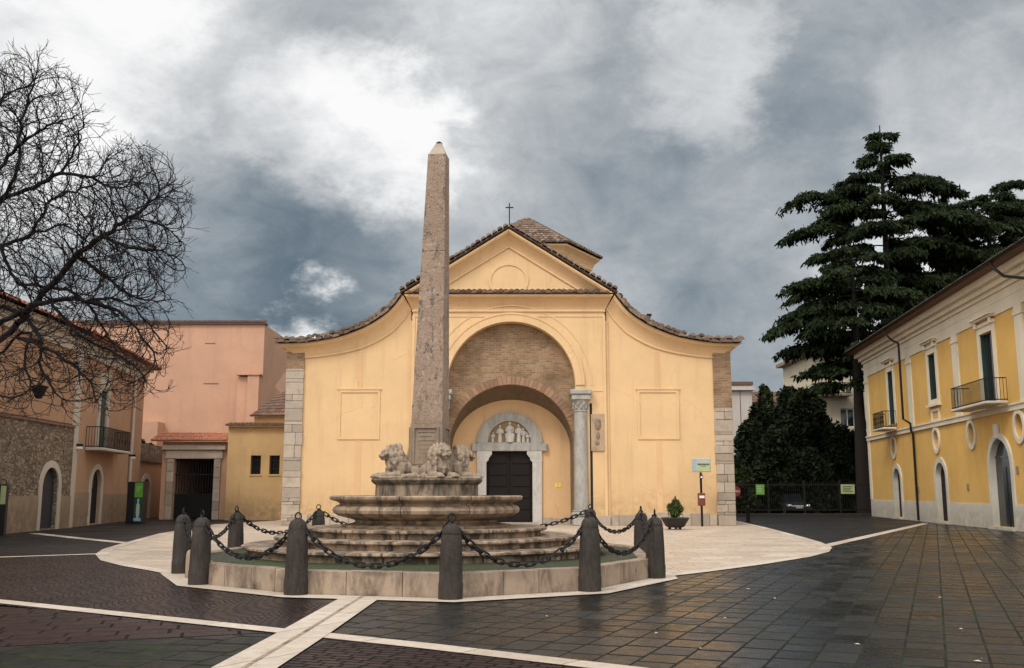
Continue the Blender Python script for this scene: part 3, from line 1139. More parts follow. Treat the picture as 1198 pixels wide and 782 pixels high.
# columns carrying the arch
for s in (-1, 1):
    xx = axc + s * (C(680, 530, -.2)[0] - axc)
    yy = -.12
    zb1, zc0, zc1 = C(680, 597)[1], C(680, 483)[1], C(680, 457)[1]
    mb = MB().lathe([(.365, zb1), (.355, zb1 + .6), (.315, zc0)], 24, (xx, yy))
    colm = mb.build('column', 'marble', church)
    mb = MB()
    mb.bbox(xx - .46, xx + .46, yy - .46, yy + .5, 0, zb1 - .28, .05)
    mb.lathe([(.5, zb1 - .28), (.53, zb1 - .2), (.5, zb1 - .12), (.43, zb1 - .09), (.46, zb1 - .03), (.41, zb1)], 24, (xx, yy))
    mb.build('column_base', 'marble', colm)
    mb = MB()
    mb.lathe([(.315, zc0), (.355, zc0 + .05), (.32, zc0 + .1), (.34, zc0 + .3), (.41, zc0 + .52), (.44, zc0 + .6)], 24, (xx, yy))
    for kk in range(16):
        a = 2 * PI * kk / 16
        rr = .365 if kk % 2 else .345
        mb.sphere((xx + rr * math.cos(a), yy + rr * math.sin(a), zc0 + (.42 if kk % 2 else .25)), (.06, .06, .13), 8, 6)
    zab = zc0 + .6
    mb.bbox(xx - .46, xx + .46, yy - .46, yy + .5, zab, zab + (zc1 - zab) * .5, .03)
    mb.bbox(xx - .54, xx + .54, yy - .54, yy + .5, zab + (zc1 - zab) * .5 + .002, zc1, .05)
    mb.build('capital', 'marble', colm)
    # dark strip painting the shadow between column and pilaster
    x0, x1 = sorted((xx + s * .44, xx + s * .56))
    MB().box(x0, x1, -.152, -.142, .2, zc0 + .45).build('shadow_strip', 'shadow_dark', church)
    # antique fragment let into the pilaster
    x0, x1 = sorted((axc + s * (C(691, 500)[0] - axc), axc + s * (C(707, 500)[0] - axc)))
    z0, z1 = C(700, 528)[1], C(700, 485)[1]
    mb = MB()
    mb.bbox(x0, x1, -.21, -.195, z0, z1, .02)
    frag = mb.build('carved_slab', 'old_slab', church)
    mb = MB()
    xm = (x0 + x1) / 2
    mb.sphere((xm, -.215, z1 - .5), (.16, .07, .30))
    mb.sphere((xm + .03, -.23, z1 - .32), (.10, .08, .12))
    mb.sphere((xm, -.215, z1 - 1.05), (.10, .05, .2))
    mb.sphere((xm - .04, -.215, z1 - 1.4), (.11, .05, .12))
    mb.build('carving', 'pedestal', frag)


# pediment
pa = C(595, 271); pe = C(717, 345.5)
tri_top = [(-pe[0], pe[1]), (pe[0], pe[1]), (0, pa[1])]
zt0 = C(595, 346)[1]
MB().plate([(-xb - .1, zc - .002), (xb + .1, zc - .002), (xb + .1, zt0 + .02), (0, pa[1] - .3), (-xb - .1, zt0 + .02)], (), -.04, .55).build('pediment', 'church_plaster', church)
COVE = [(0, 0), (0, .07), (.06, .09), (.12, .07), (.13, .03), (.30, .07), (.48, .15), (.64, .27), (.78, .42), (.80, .50), (.86, .50), (.875, .55), (1.0, .57), (1.0, .0)]


def cove(mb, lo_, hi_, y0, k=1.0, prof=COVE):
    """moulded cornice swept between a lower and an upper line, both in the wall plane"""
    n_ = len(lo_)
    v = []
    for (q, pr) in prof:
        for a, b in zip(lo_, hi_):
            v.append((a[0] * (1 - q) + b[0] * q, y0 - pr * k, a[1] * (1 - q) + b[1] * q))
    f = [(j * n_ + i, j * n_ + i + 1, (j + 1) * n_ + i + 1, (j + 1) * n_ + i) for j in range(len(prof) - 1) for i in range(n_ - 1)]
    m_ = len(prof)
    f.append(tuple(j * n_ for j in range(m_)))
    f.append(tuple(j * n_ + n_ - 1 for j in range(m_))[::-1])
    mb.add(v, f, True)


mb = MB()
cove(mb, [(-xb - .06, zc + .003), (xb + .06, zc + .003)], [(-xb - .40, zt0 - .05), (xb + .40, zt0 - .05)], -.042)
mb.build('cornice', 'church_trim', church, 25)
mb = MB()   # row of tiles on the horizontal cornice
tile_patch(mb, bilin((-pe[0] + .2, -.68, zt0 - .04), (pe[0] - .2, -.68, zt0 - .04), (pe[0] - .2, -.05, zt0 + .22), (-pe[0] + .2, -.05, zt0 + .22)), 38, 2, .125, .05, .02)
mb.build('cornice_tiles', 'tile_old', church)
mb = MB()   # raking cornice, stepped
ang = math.atan2(pa[1] - pe[1], pe[0])
for s in (-1, 1):
    def onrake(d, top):
        z = pa[1] - d / math.cos(ang)
        return (0, z) if top else (s * (z - (zt0 + .02)) / math.tan(ang), zt0 + .02)
    cove(mb, [onrake(.74, True), onrake(.74, False)], [onrake(.03, True), onrake(.03, False)], -.042, 1.05)
mb.build('raking_cornice', 'church_trim', church, 25)
# oculus moulding
mb = MB()
oc = C(595, 326); orx = C(615, 326)[0]
zlo = zt0 + .28
lo_ = [p for p in ell_loop(oc[0], oc[1], orx + .12, orx + .0, 40)]
mb.plate(ell_loop(oc[0], oc[1] - .1, orx + .16, orx + .05, 40), [ell_loop(oc[0], oc[1] - .1, orx + .02, orx - .09, 40)], -.085, -.041)
mb.build('oculus_moulding', 'church_trim', church)
mb = MB()
sl = Vector((pe[0], 0, pe[1] - pa[1]))
mb.box(-xb + .2, xb - .2, -.075, -.041, zt0 + .28, zt0 + .34)
mb.build('string_moulding', 'church_trim', church)
# nave roof behind the pediment
mb = MB()
for s in (-1, 1):
    Aa = (s * (pe[0] + .15), -.72, pe[1] - .02); Bb = (s * (pe[0] + .15), 8, pe[1] - .02)
    Cc = (0, 8, pa[1] + .06); Dd = (0, -.72, pa[1] + .06)
    tile_patch(mb, bilin(Aa, Bb, Cc, Dd), 34, 16, .095, .03)
for s in (-1, 1):
    rk = lambda q, s=s: Vector((s * (pe[0] + .15) * (1 - q), 0, pe[1] + .03 + (pa[1] - pe[1] + .06) * q))
    tile_patch(mb, lambda s_, t_, rk=rk: rk(s_) + Vector((0, -.80 + t_ * 1.2, .05)), 20, 2, .135, .04, .03, False)
mb.build('nave_roof', 'tile_old', church)
MB().plate([(-pe[0] + .1, zc - 1), (pe[0] - .1, zc - 1), (pe[0] - .1, pe[1] - .1), (0, pa[1] - .05), (-pe[0] + .1, pe[1] - .1)], (), .553, 8).build('nave_wall', 'church_plaster', church)

# curved cornices and their tile copings
for s in (1, -1):
    cn = MB()
    dense = lambda L: [(L[i][0] + (L[i + 1][0] - L[i][0]) * j / 3, L[i][1] + (L[i + 1][1] - L[i][1]) * j / 3) for i in range(len(L) - 1) for j in range(3)] + [L[-1]]
    hi_ = [(s * (a[0] * .06 + b[0] * .94), a[1] * .06 + b[1] * .94) for a, b in zip(low_r, up_r)]
    lo_ = [(s * a[0], a[1]) for a in low_r]
    cove(cn, dense(lo_), dense(hi_), -.0, .95)
    cn.plate(lo_ + hi_[::-1], (), .002, .5)
    cn.build('curved_cornice', 'church_trim', church, 25)

    def curve(q, s=s):
        k_ = q * (len(up_r) - 1)
        i_ = min(int(k_), len(up_r) - 2)
        fr = k_ - i_
        return (s * (up_r[i_][0] * (1 - fr) + up_r[i_ + 1][0] * fr), up_r[i_][1] * (1 - fr) + up_r[i_ + 1][1] * fr)
    mb = MB()

    def pf(s_, t_, curve=curve):
        x_, z_ = curve(s_)
        return Vector((x_, -.68 + t_ * 1.3, z_ - .06 + t_ * .14))
    tile_patch(mb, pf, 22, 3, .165, .06, .03)

    def pfb(s_, t_, curve=curve):
        x_, z_ = curve(min(1, max(0, s_ * 1.0 + .018)))
        return Vector((x_, -.58 + t_ * 1.2, z_ + .13 + t_ * .14))
    tile_patch(mb, pfb, 22, 3, .15, .06, .06, False)
    for i in range(30):      # loose, uneven second course
        q = (i + random.random()) / 30
        x_, z_ = curve(min(q, .999))
        mb.sphere((x_, -.45 + random.uniform(-.05, .1), z_ + random.uniform(.06, .14)), (random.uniform(.06, .11), .16, random.uniform(.04, .08)), 8, 5)

    def pf2(s_, t_, curve=curve):
        x_, z_ = curve(s_)
        return Vector((x_, .7 + t_ * (DEP - .7), z_ + .08))
    tile_patch(mb, pf2, 30, 8, .12, .03)
    mb.build('side_roof', 'tile_old', church)
    # corner block above the quoins
    mb = MB()
    x0, x1 = xq - .02, xe
    def sx(a, b): return sorted((s * a, s * b))
    zt = C(850, 403)[1]
    for i, pr in enumerate((.06, .14, .26, .36)):
        za, zb_ = zq + (zt - zq) * i / 4, zq + (zt - zq) * (i + 1) / 4
        a, b = sx(x0 - pr * .5 + .03, x1 + pr)
        mb.box(a, b, -.05 - pr, 1.5, za + (.002 if i else 0), zb_)
    mb.build('corner_cornice', 'church_trim', church)
    mb = MB()
    a = s * (x0 - .2); b = s * (x1 + .48)
    tile_patch(mb, bilin((a, -.55, zt - .02), (b, -.55, zt - .02), (b - s * .2, .9, zt + .38), (a, .9, zt + .38)), 7, 4, .12, .03, .03)
    mb.build('corner_tiles', 'tile_old', church)
    # quoins: brick above, stone below
    mb = MB()
    z = 0.0
    zbr = C(846, 478 if s == 1 else 432)[1]
    while z < zbr - .05:
        h = min(random.choice((.14, .18, .22, .3, .38, .5, .62)), zbr - z)
        j = random.uniform(-.02, .015)
        if random.random() < .5:
            a, b = sx(xq + random.uniform(-.03, .03), xe)
            mb.bbox(a, b, -.12 + j, .52, z + .006, z + h - .004, .02)
        else:
            xm = random.uniform(xq + .3, xe - .3)
            a, b = sx(xq + random.uniform(-.03, .03), xm - .006)
            mb.bbox(a, b, -.12 + j, .52, z + .006, z + h - .004, .02)
            a, b = sx(xm + .006, xe)
            mb.bbox(a, b, -.12 + random.uniform(-.02, .015), .52, z + .006, z + h - .004, .02)
        z += h
    mb.build('quoin', 'travertine', church)
    mb = MB()
    a, b = sx(xq, xe)
    mb.box(a, b, -.10, .52, zbr, zq)
    mb.build('brick_quoin', 'brick', church)
    # stone base course
    mb = MB()
    x = xb + .16
    while x < xq - .1:
        L = random.choice((.4, .55, .7, .9))
        x2 = min(x + L, xq - .03)
        a, b = sx(x, x2 - .012)
        mb.bbox(a, b, -.10 - random.uniform(0, .03), -.002, 0, zbase + random.uniform(-.12, .06), .02)
        x = x2
    a, b = sx(xb - .5, xb + .14)
    mb.bbox(a, b, -.24, -.195, 0, zbase - .1, .02)
    mb.build('base_course', 'travertine', church)
    # sunk wall panel and its flat strip
    x0, x1 = C(748, 480)[0], C(792, 480)[0]
    z0, z1 = C(770, 512)[1], C(770, 459)[1]
    pn = MB()
    o0, o1 = sx(x0 - .10, x1 + .10)
    i0, i1 = sx(x0 + .02, x1 - .02)
    pn.plate(rect_loop(o0, o1, z0 - .10, z1 + .12), [rect_loop(i0, i1, z0 + .02, z1 - .02)], -.045, -.003)
    a, b = sx(x0 - .16, x1 + .16)
    pn.box(a, b, -.075, -.003, z1 + .122, z1 + .19)
    pn.build('wall_panel', 'church_plaster', church)
    xm = (x0 + x1) / 2
    st = MB()
    a, b = sx(xm - .14, xm + .14)
    st.box(a, b, -.014, -.003, zbase, z0 - .102)
    st.box(a, b, -.014, -.003, z1 + .192, C(770, 412)[1])
    build_each(st, 'wall_strip', 'church_relief', church)
# left/right eave ends of the far roof showing beyond the corners
mb = MB()
zz = C(856, 428, 9)[1]
for s in (1, -1):
    tile_patch(mb, bilin((s * (xe + .5), 6, zz), (s * (xe + .5), 13, zz), (s * (xe - 2), 13, zz + .9), (s * (xe - 2), 6, zz + .9)), 20, 6, .12)
mb.build('rear_roof', 'tile_brown', church)
# floodlight bracket on the right roof
u_, z_ = C(757, 378)
mb = MB()
mb.tube([(u_ - .12, -.2, z_ - .1), (u_ - .12, -.2, z_ + .32)], .02, 5)
mb.tube([(u_ + .12, -.2, z_ - .1), (u_ + .12, -.2, z_ + .36)], .02, 5)
mb.tube([(u_ - .16, -.2, z_ + .2), (u_ + .16, -.2, z_ + .24)], .03, 5)
mb.bbox(u_ - .05, u_ + .2, -.3, -.15, z_ + .3, z_ + .42)
mb.build('floodlight', 'iron', church)

# hexagonal lantern behind
LY = 11.5
lcx = C(616, 300, LY)[0]
hexR = C(703, 302, LY)[0] - lcx
zel = C(703, 303, LY)[1]
zap = C(618, 258, LY)[1]
zwb = 7.0


def hexp(r, i, a0=0.0):
    a = PI / 3 * i + a0
    return (lcx + r * math.cos(a), LY + r * math.sin(a))


def hexprism(mb, r, z0, z1):
    v = [(*hexp(r, i), z0) for i in range(6)] + [(*hexp(r, i), z1) for i in range(6)]
    mb.add(v, [(i, (i + 1) % 6, 6 + (i + 1) % 6, 6 + i) for i in range(6)] + [(5, 4, 3, 2, 1, 0), (6, 7, 8, 9, 10, 11)])


mb = MB()
hexprism(mb, hexR * .86, zwb, zel - .8)
lantern = mb.build('lantern', 'church_plaster', church)
mb = MB()
hprof = [(.862, zel - 1.40), (.895, zel - 1.38), (.895, zel - 1.22), (.862, zel - 1.18), (.862, zel - .80), (.885, zel - .78), (.885, zel - .66), (.895, zel - .55), (.92, zel - .38), (.96, zel - .22), (.985, zel - .14), (.985, zel - .03), (.80, zel - .03)]
v = []
for (rr, zz) in hprof:
    v += [(*hexp(hexR * rr, i), zz) for i in range(6)]
f = [(j * 6 + i, j * 6 + (i + 1) % 6, (j + 1) * 6 + (i + 1) % 6, (j + 1) * 6 + i) for j in range(len(hprof) - 1) for i in range(6)]
mb.add(v, f)
mb.build('lantern_cornice', 'church_trim', lantern)
mb = MB()
for i in range(6):
    a, b = hexp(hexR * 1.02, i), hexp(hexR * 1.02, i + 1)
    c_, d_ = hexp(.18, i), hexp(.18, i + 1)
    tile_patch(mb, bilin((*a, zel), (*b, zel), (*d_, zap), (*c_, zap)), 15, 12, .14, .03)
    mb.tube([(*a, zel + .06), (*c_, zap + .05)], .10, 6)
mb.sphere((lcx, LY, zap), (.3, .3, .15))
mb.build('lantern_roof', 'tile_old', lantern)
# cross on the pediment's tip
mb = MB()
u_, z0 = C(596, 265); z1 = C(596, 240)[1]
mb.bbox(u_ - .028, u_ + .028, -.33, -.27, z0 - .2, z1, .01)
zm = C(596, 245)[1]
mb.bbox(u_ - .20, u_ + .20, -.328, -.272, zm - .028, zm + .028, .01)
cross = mb.build('cross', 'iron', church)
MB().bbox(u_ - .16, u_ + .16, -.5, -.1, pa[1] - .05, z0 - .05, .03).build('cross_block', 'pedestal', church)

# ================================================================== FOUNTAIN, PLATFORM, OBELISK, LIONS
FC = Vector((-1.82, 21.3, 0))
fountain = empty('fountain', FC, 0, 'round stained travertine fountain basin on three steps below the obelisk', 'fountain')
g0 = .37
for (r, z0, z1) in ((3.80, g0 - .05, .575), (3.16, .577, .745), (2.56, .747, .915)):
    MB().lathe([(r - .13, z0), (r - .13, z1 - .10), (r - .11, z1 - .075), (r - .03, z1 - .07), (r, z1 - .045), (r - .005, z1 - .012), (r - .03, z1), (0.0, z1)], 96).build('step', 'fount_step', fountain)
prof = [(1.78, .917), (1.80, .955), (1.74, .965), (1.58, .985), (1.50, 1.02), (1.52, 1.06), (1.66, 1.10), (1.86, 1.15), (1.965, 1.21), (1.985, 1.27), (1.96, 1.325), (1.90, 1.36), (1.84, 1.378), (1.83, 1.395), (1.86, 1.42), (1.93, 1.45), (2.02, 1.47), (2.045, 1.50), (2.045, 1.54), (2.02, 1.56), (1.83, 1.56), (1.80, 1.5), (1.78, 1.36), (0, 1.36)]
MB().lathe(prof, 96).build('basin', 'fount', fountain)
MB().lathe([(1.78, 1.45), (0, 1.45)], 48).build('water', m_simple('water', (.012, .016, .014), .06, .1, 2, 0, .5, .02), fountain)
prof = [(1.16, 1.40), (1.16, 1.52), (1.10, 1.55), (1.09, 1.78), (1.12, 1.80), (1.17, 1.84), (1.19, 1.88), (1.18, 1.915), (0, 1.915)]
MB().lathe(prof, 72).build('drum', 'drum', fountain)
DT = 1.915

# platform ring
bol = [(346, 16.25), (527, 15.6), (690, 16.8), (767, 19.3), (751, 23.4), (691, 26.2), (500, 27.2), (372, 25.9), (275, 23.2), (212, 20.4), (233, 18.0)]
BP = []
for px, d in bol:
    BP.append(Vector(((px - CX) / FPX * d * 1.0, d, 0)))
cen = sum(BP, Vector()) / len(BP)
# refine so that every bollard base projects to its pixel column at ground level
BP = [Vector((P(px, 575 + 1897 / d, d).x, d, 0)) for px, d in bol]
platform = empty('fountain_platform', (cen.x, cen.y, 0), 0, 'low many-sided stone kerb platform around the fountain, mossy inside', 'platform')


def ring_in(k):
    return [cen + (p - cen) * k for p in BP]


ri, ro = ring_in(.935), ring_in(.985)
nB = len(BP)
for i in range(nB):
    a, b = ro[i] - cen, ro[(i + 1) % nB] - cen
    a2, b2 = ri[i] - cen, ri[(i + 1) % nB] - cen
    L = (b - a).length
    m_ = max(2, int(round(L / .75)))
    mb = MB()
    cuts = [0] + sorted((j + random.uniform(-.2, .2)) / m_ for j in range(1, m_)) + [1]
    for q0, q1 in zip(cuts[:-1], cuts[1:]):
        e = .006 / L
        p0, p1 = a.lerp(b, q0 + e), a.lerp(b, q1 - e)
        s0, s1 = a2.lerp(b2, q0 + e), a2.lerp(b2, q1 - e)
        zt = .385 + random.uniform(-.006, .006)
        ins = .012
        dn = ((p0 + p1) / 2).normalized() * ins
        v = [(*p0.xy, 0), (*p1.xy, 0), (*s1.xy, 0), (*s0.xy, 0), (*p0.xy, zt - ins), (*p1.xy, zt - ins), (*(s1.xy), zt - ins), (*(s0.xy), zt - ins),
             (*(p0 - dn).xy, zt), (*(p1 - dn).xy, zt), (*(s1 + dn).xy, zt), (*(s0 + dn).xy, zt)]
        mb.add(v, [(0, 1, 5, 4), (1, 2, 6, 5), (2, 3, 7, 6), (3, 0, 4, 7), (4, 5, 9, 8), (5, 6, 10, 9), (6, 7, 11, 10), (7, 4, 8, 11), (8, 9, 10, 11)])
    mb.build('kerb_wall', 'kerb', platform)
mb = MB()
vin = [(p - cen) * .999 for p in ri]
v = [(p.x, p.y, .345) for p in vin] + [(p.x * .72 , p.y * .72, g0 + .02) for p in vin] + [(0, 0, g0 + .02)]
f = [(i, (i + 1) % nB, nB + (i + 1) % nB, nB + i) for i in range(nB)] + [(nB + i, nB + (i + 1) % nB, 2 * nB) for i in range(nB)]
mb.add(v, f)
mb.build('mossy_paving', 'mossy', platform)
# flat pale rim on the ground round the platform
ra, rb = ring_in(1.00), ring_in(1.085)
mb = MB()
v = [(p.x, p.y, .016) for p in ring_in(.99)] + [(p.x, p.y, .016) for p in rb]
mb.add(v, [(i, nB + i, nB + (i + 1) % nB, (i + 1) % nB) for i in range(nB)])
tag(mb.build('stone_rim', 'band'), kind='structure')
# small plaque on the kerb (left of the second bollard)
u0 = G(325, 676)

# bollards
BH = 1.18
def bollard_mesh(seed):
    rnd = random.Random(seed)
    mb = MB()
    k = rnd.uniform(.96, 1.03)
    mb.lathe([(.0, 0), (.190, 0), (.192, .25), (.184, .27), (.178, .6), (.158, .99 * k), (.146, 1.015 * k), (.150, 1.03 * k), (.149, 1.055 * k), (.135, 1.11 * k), (.105, 1.155 * k), (.07, 1.18 * k), (.04, 1.19 * k), (0, 1.193 * k)], 28)
    mb.v = [(a_ * (1 + .03 * mnoise.noise((a_ * 6 + seed, b_ * 6, c_ * 5))), b_ * (1 + .03 * mnoise.noise((a_ * 6, b_ * 6 + seed, c_ * 5))), c_) for a_, b_, c_ in mb.v]
    return mb


def ring_mb(R_, r_, seg=16, ss=6):
    mb = MB()
    v, f = [], []
    for i in range(seg):
        a = 2 * PI * i / seg
        for j in range(ss):
            b = 2 * PI * j / ss
            v.append(((R_ + r_ * math.cos(b)) * math.cos(a), r_ * math.sin(b), (R_ + r_ * math.cos(b)) * math.sin(a)))
    for i in range(seg):
        for j in range(ss):
            f.append((i * ss + j, ((i + 1) % seg) * ss + j, ((i + 1) % seg) * ss + (j + 1) % ss, i * ss + (j + 1) % ss))
    return mb.add(v, f, True)


BLAB = ['stone bollard at front of the platform under the lions\' left side',
        'stone bollard nearest the viewer, directly in front of the basin',
        'stone bollard in front of the marble column, right of the steps',
        'stone bollard at the platform\'s right corner, nearer of the overlapping pair',
        'stone bollard half hidden behind the right corner bollard',
        'stone bollard hidden behind the bollard in front of the marble column',
        'stone bollard hidden behind the fountain basin',
        'small far stone bollard just left of the basin behind the steps',
        'brown stone bollard behind the mossy paving, in front of the yellow annex',
        'stone bollard at far left, behind the left corner bollard',
        'stone bollard at the left corner of the kerb beside the small peg']
for i, p in enumerate(BP):
    b = empty('bollard', p, random.uniform(0, 6), BLAB[i], 'bollard', 'stone bollards carrying the chain around the fountain')
    b.rotation_euler.x, b.rotation_euler.y = R(random.uniform(-1.0, 1.0)), R(random.uniform(-1.0, 1.0))
    tan = (BP[(i + 1) % nB] - BP[i - 1]).normalized()
    bollard_mesh(i).build('post', 'bollard', b)
    rg = ring_mb(.062, .013).build('ring', 'iron', b)
    rg.location = (0, 0, 1.245)
    rg.rotation_euler = (0, 0, math.atan2(tan.y, tan.x) - b.rotation_euler.z)

# chains of separate links
lmb = MB()
hl, hw_, wr = .062, .037, .0155
pth = []
for i in range(9):
    a = -PI / 2 + PI * i / 8
    pth.append((hl + hw_ * math.cos(a), hw_ * math.sin(a)))
for i in range(9):
    a = PI / 2 + PI * i / 8
    pth.append((-hl + hw_ * math.cos(a), hw_ * math.sin(a)))
v, f = [], []
np_ = len(pth)
for i, q in enumerate(pth):
    d = Vector(pth[(i + 1) % np_]) - Vector(pth[i - 1])
    d.normalize()
    nx = Vector((d.y, -d.x))
    for j in range(6):
        a = 2 * PI * j / 6
        v.append((q[0] + nx.x * wr * math.cos(a), q[1] + nx.y * wr * math.cos(a), wr * math.sin(a)))
for i in range(np_):
    for j in range(6):
        f.append((i * 6 + j, ((i + 1) % np_) * 6 + j, ((i + 1) % np_) * 6 + (j + 1) % 6, i * 6 + (j + 1) % 6))
link_me = None
CHLAB = ['iron chain sagging between the two frontmost bollards, before the basin\'s left half',
         'iron chain sagging before the basin\'s right half to the bollard by the column',
         'iron chain from the bollard by the column to the right corner bollard',
         'short iron chain between the overlapping pair of right corner bollards',
         'iron chain hanging behind the right corner chain, towards the church',
         'iron chain hidden behind the fountain, on its right',
         'iron chain hidden behind the fountain, on its left',
         'iron chain behind the steps running to the small far bollard',
         'iron chain from the brown bollard to the far left bollard',
         'short iron chain between the overlapping pair of left corner bollards',
         'iron chain from the left corner bollard to the front bollard over the kerb']
SAG = [.80, .80, .72, .62, .60, .6, .6, .62, .62, .55, .74]
for i in range(nB):
    a = BP[i] + Vector((0, 0, 1.19)); b = BP[(i + 1) % nB] + Vector((0, 0, 1.19))
    ch = empty('chain', ((a.x + b.x) / 2, (a.y + b.y) / 2, 0), 0, CHLAB[i], 'chain', 'iron chains strung between the bollards')
    mid = ch.location.copy()
    sag = SAG[i]
    pts = []
    for q in range(201):
        t_ = q / 200
        p = a.lerp(b, t_)
        p.z -= sag * (1 - (2 * t_ - 1) ** 2) * (1 - .12 * math.sin(PI * t_))
        pts.append(p)
    acc = [0]
    for q in range(200):
        acc.append(acc[-1] + (pts[q + 1] - pts[q]).length)
    tot = acc[-1]
    nl = int(round(tot / .142))
    for q in range(nl):
        s_ = (q + .5) / nl * tot
        j = min(range(200), key=lambda jj: abs(acc[jj] - s_)) if q == 0 else max(jj for jj in range(201) if acc[jj] <= s_)
        j = min(j, 199)
        d = (pts[j + 1] - pts[j]).normalized()
        p = pts[j]
        if link_me is None:
            lo = MB().add(v, f, True).build('link', 'iron', ch)
            link_me = lo.data
        else:
            lo = bpy.data.objects.new('link', link_me)
            COL.objects.link(lo)
            lo.parent = ch
        lo.location = p - mid
        rot = d.to_track_quat('X', 'Z').to_matrix().to_4x4() @ Matrix.Rotation((PI / 2 if q % 2 else 0) + random.uniform(-.3, .3), 4, 'X')
        lo.rotation_euler = rot.to_euler()

# small pale peg by the left corner bollard
pg = G(221, 677)
o = MB().lathe([(0, 0), (.075, 0), (.075, .42), (.06, .5), (.03, .535), (0, .54)], 16).build('stone_peg', 'kerb')
o.location = pg
tag(o, 'short pale rounded stone peg beside the left corner bollard', 'stone post')

# obelisk
OB = Vector((FC.x + .03, FC.y, DT))
obel = empty('obelisk', OB, R(-8), 'tall weathered granite obelisk on a square pedestal above the lions', 'obelisk')
z_of = lambda py: P(503, py, FC.y).z - DT
zp0, zp1 = z_of(546), z_of(497)
zj, zt_, ztip = z_of(297), z_of(184), z_of(168)


def taper(mb, w0, w1, z0, z1, lean=0.0, nz=1, ch=.012):
    v, f = [], []
    for j in range(nz + 1):
        q = j / nz
        w_ = (w0 + (w1 - w0) * q) / 2
        z = z0 + (z1 - z0) * q
        ox = lean * z
        for (sx_, sy_) in ((-1, -1), (1, -1), (1, 1), (-1, 1)):
            c_ = ch
            pts = [(sx_ * w_, sy_ * (w_ - c_)), (sx_ * (w_ - c_), sy_ * w_)]
            if sx_ * sy_ < 0: pts = pts[::-1]
            for p in pts:
                v.append((p[0] + ox, p[1], z))
    for j in range(nz):
        for k_ in range(8):
            k2 = (k_ + 1) % 8
            f.append((j * 8 + k_, j * 8 + k2, (j + 1) * 8 + k2, (j + 1) * 8 + k_))
    f.append(tuple(range(8))[::-1]); f.append(tuple(nz * 8 + k_ for k_ in range(8)))
    mb.add(v, f)


LEAN = .019
mb = MB()
taper(mb, .62, .62, 0, .16)
taper(mb, .46, .42, .162, zp0)
taper(mb, .76, .70, zp0 + .002, zp1, LEAN, 1, .02)
ped = mb.build('pedestal', 'pedestal', obel)
mb = MB()
hw_ = .24
zc0, zc1 = zp0 + .07, zp1 - .10
for s in (0, 1, 2, 3):
    q = MB()
    yy = -.378
    q.plate(rect_loop(-hw_ - .04, hw_ + .04, zc0 - .03, zc1 + .03), [rect_loop(-hw_, hw_, zc0, zc1)], yy - .014, yy + .02)
    for k_ in range(7):
        zr = zc1 - .07 - k_ * (zc1 - zc0 - .1) / 7
        q.box(-hw_ + .05 + random.uniform(0, .05), hw_ - .05 - random.uniform(0, .08), yy + .004, yy + .012, zr - .012, zr + .004)
    q.xform(Matrix.Translation((LEAN * (zc0 + zc1) / 2, 0, 0)) @ Matrix.Rotation(s * PI / 2, 4, 'Z'))
    mb.v, o_ = mb.v + q.v, len(mb.v)
    mb.f += [tuple(i_ + o_ for i_ in fc) for fc in q.f]
    mb.s += q.s
mb.build('inscription_panel', 'pedestal', obel)
wb, wt = .685, .405
wj = wb + (wt - wb) * (zj - zp1) / (zt_ - zp1)
mb = MB()
taper(mb, wb, wj + .004, zp1 + .003, zj - .006, LEAN, 8)
taper(mb, wj, wt, zj + .006, zt_, LEAN, 6)
taper(mb, wj - .03, wj - .03, zj - .007, zj + .007, LEAN)
mb.build('shaft', 'granite', obel)
mb = MB()
taper(mb, wt - .01, .13, zt_ + .001, ztip - .03, LEAN)
mb.build('tip', 'travertine', obel)
MB().lathe([(.075, ztip - .029), (.07, ztip), (.03, ztip + .03), (0, ztip + .035)], 12, (LEAN * ztip, 0)).build('tip_cap', 'iron', obel)

# lions: one lying lion, four copies
lm = MB()
E = lm.sphere
E((.20, 0, .24), (.25, .20, .21), 20, 14)
for s in (-1, 1):
    E((.19, s * .17, .20), (.24, .12, .20), 16, 12)
    E((.42, s * .25, .065), (.20, .065, .065), 14, 10)
    E((.58, s * .255, .055), (.09, .07, .055), 12, 8)
    lm.tube([(.62, s * .17, .36), (.64, s * .19, .20), (.70, s * .19, .09), (.98, s * .17, .075), (1.10, s * .17, .07)], [.12, .10, .085, .07, .075], 12)
    E((1.12, s * .17, .065), (.10, .085, .065), 14, 10)
    for k_ in (-1, 0, 1):
        E((1.20, s * .17 + k_ * .05, .045), (.045, .026, .04), 8, 6)
    E((.80, s * .15, .735), (.04, .06, .055), 10, 8)           # ears
    E((.985, s * .075, .665), (.045, .05, .022), 10, 6)        # brows
    E((.975, s * .11, .585), (.05, .05, .06), 10, 8)           # cheeks
    E((1.045, s * .045, .525), (.055, .05, .045), 10, 8)       # muzzle halves
E((.44, 0, .28), (.36, .21, .21), 20, 14)
E((.64, 0, .36), (.22, .23, .28), 20, 14)
E((.72, 0, .50), (.21, .25, .28), 20, 14)
E((.74, 0, .34), (.18, .20, .26), 20, 14)                      # chest mane
E((.88, 0, .60), (.14, .15, .15), 18, 12)
E((1.01, 0, .60), (.055, .045, .085), 12, 8)                   # nose bridge
E((1.085, 0, .555), (.03, .045, .025), 10, 6)
E((1.01, 0, .465), (.06, .06, .035), 10, 8)                    # lower jaw
lr = random.Random(5)
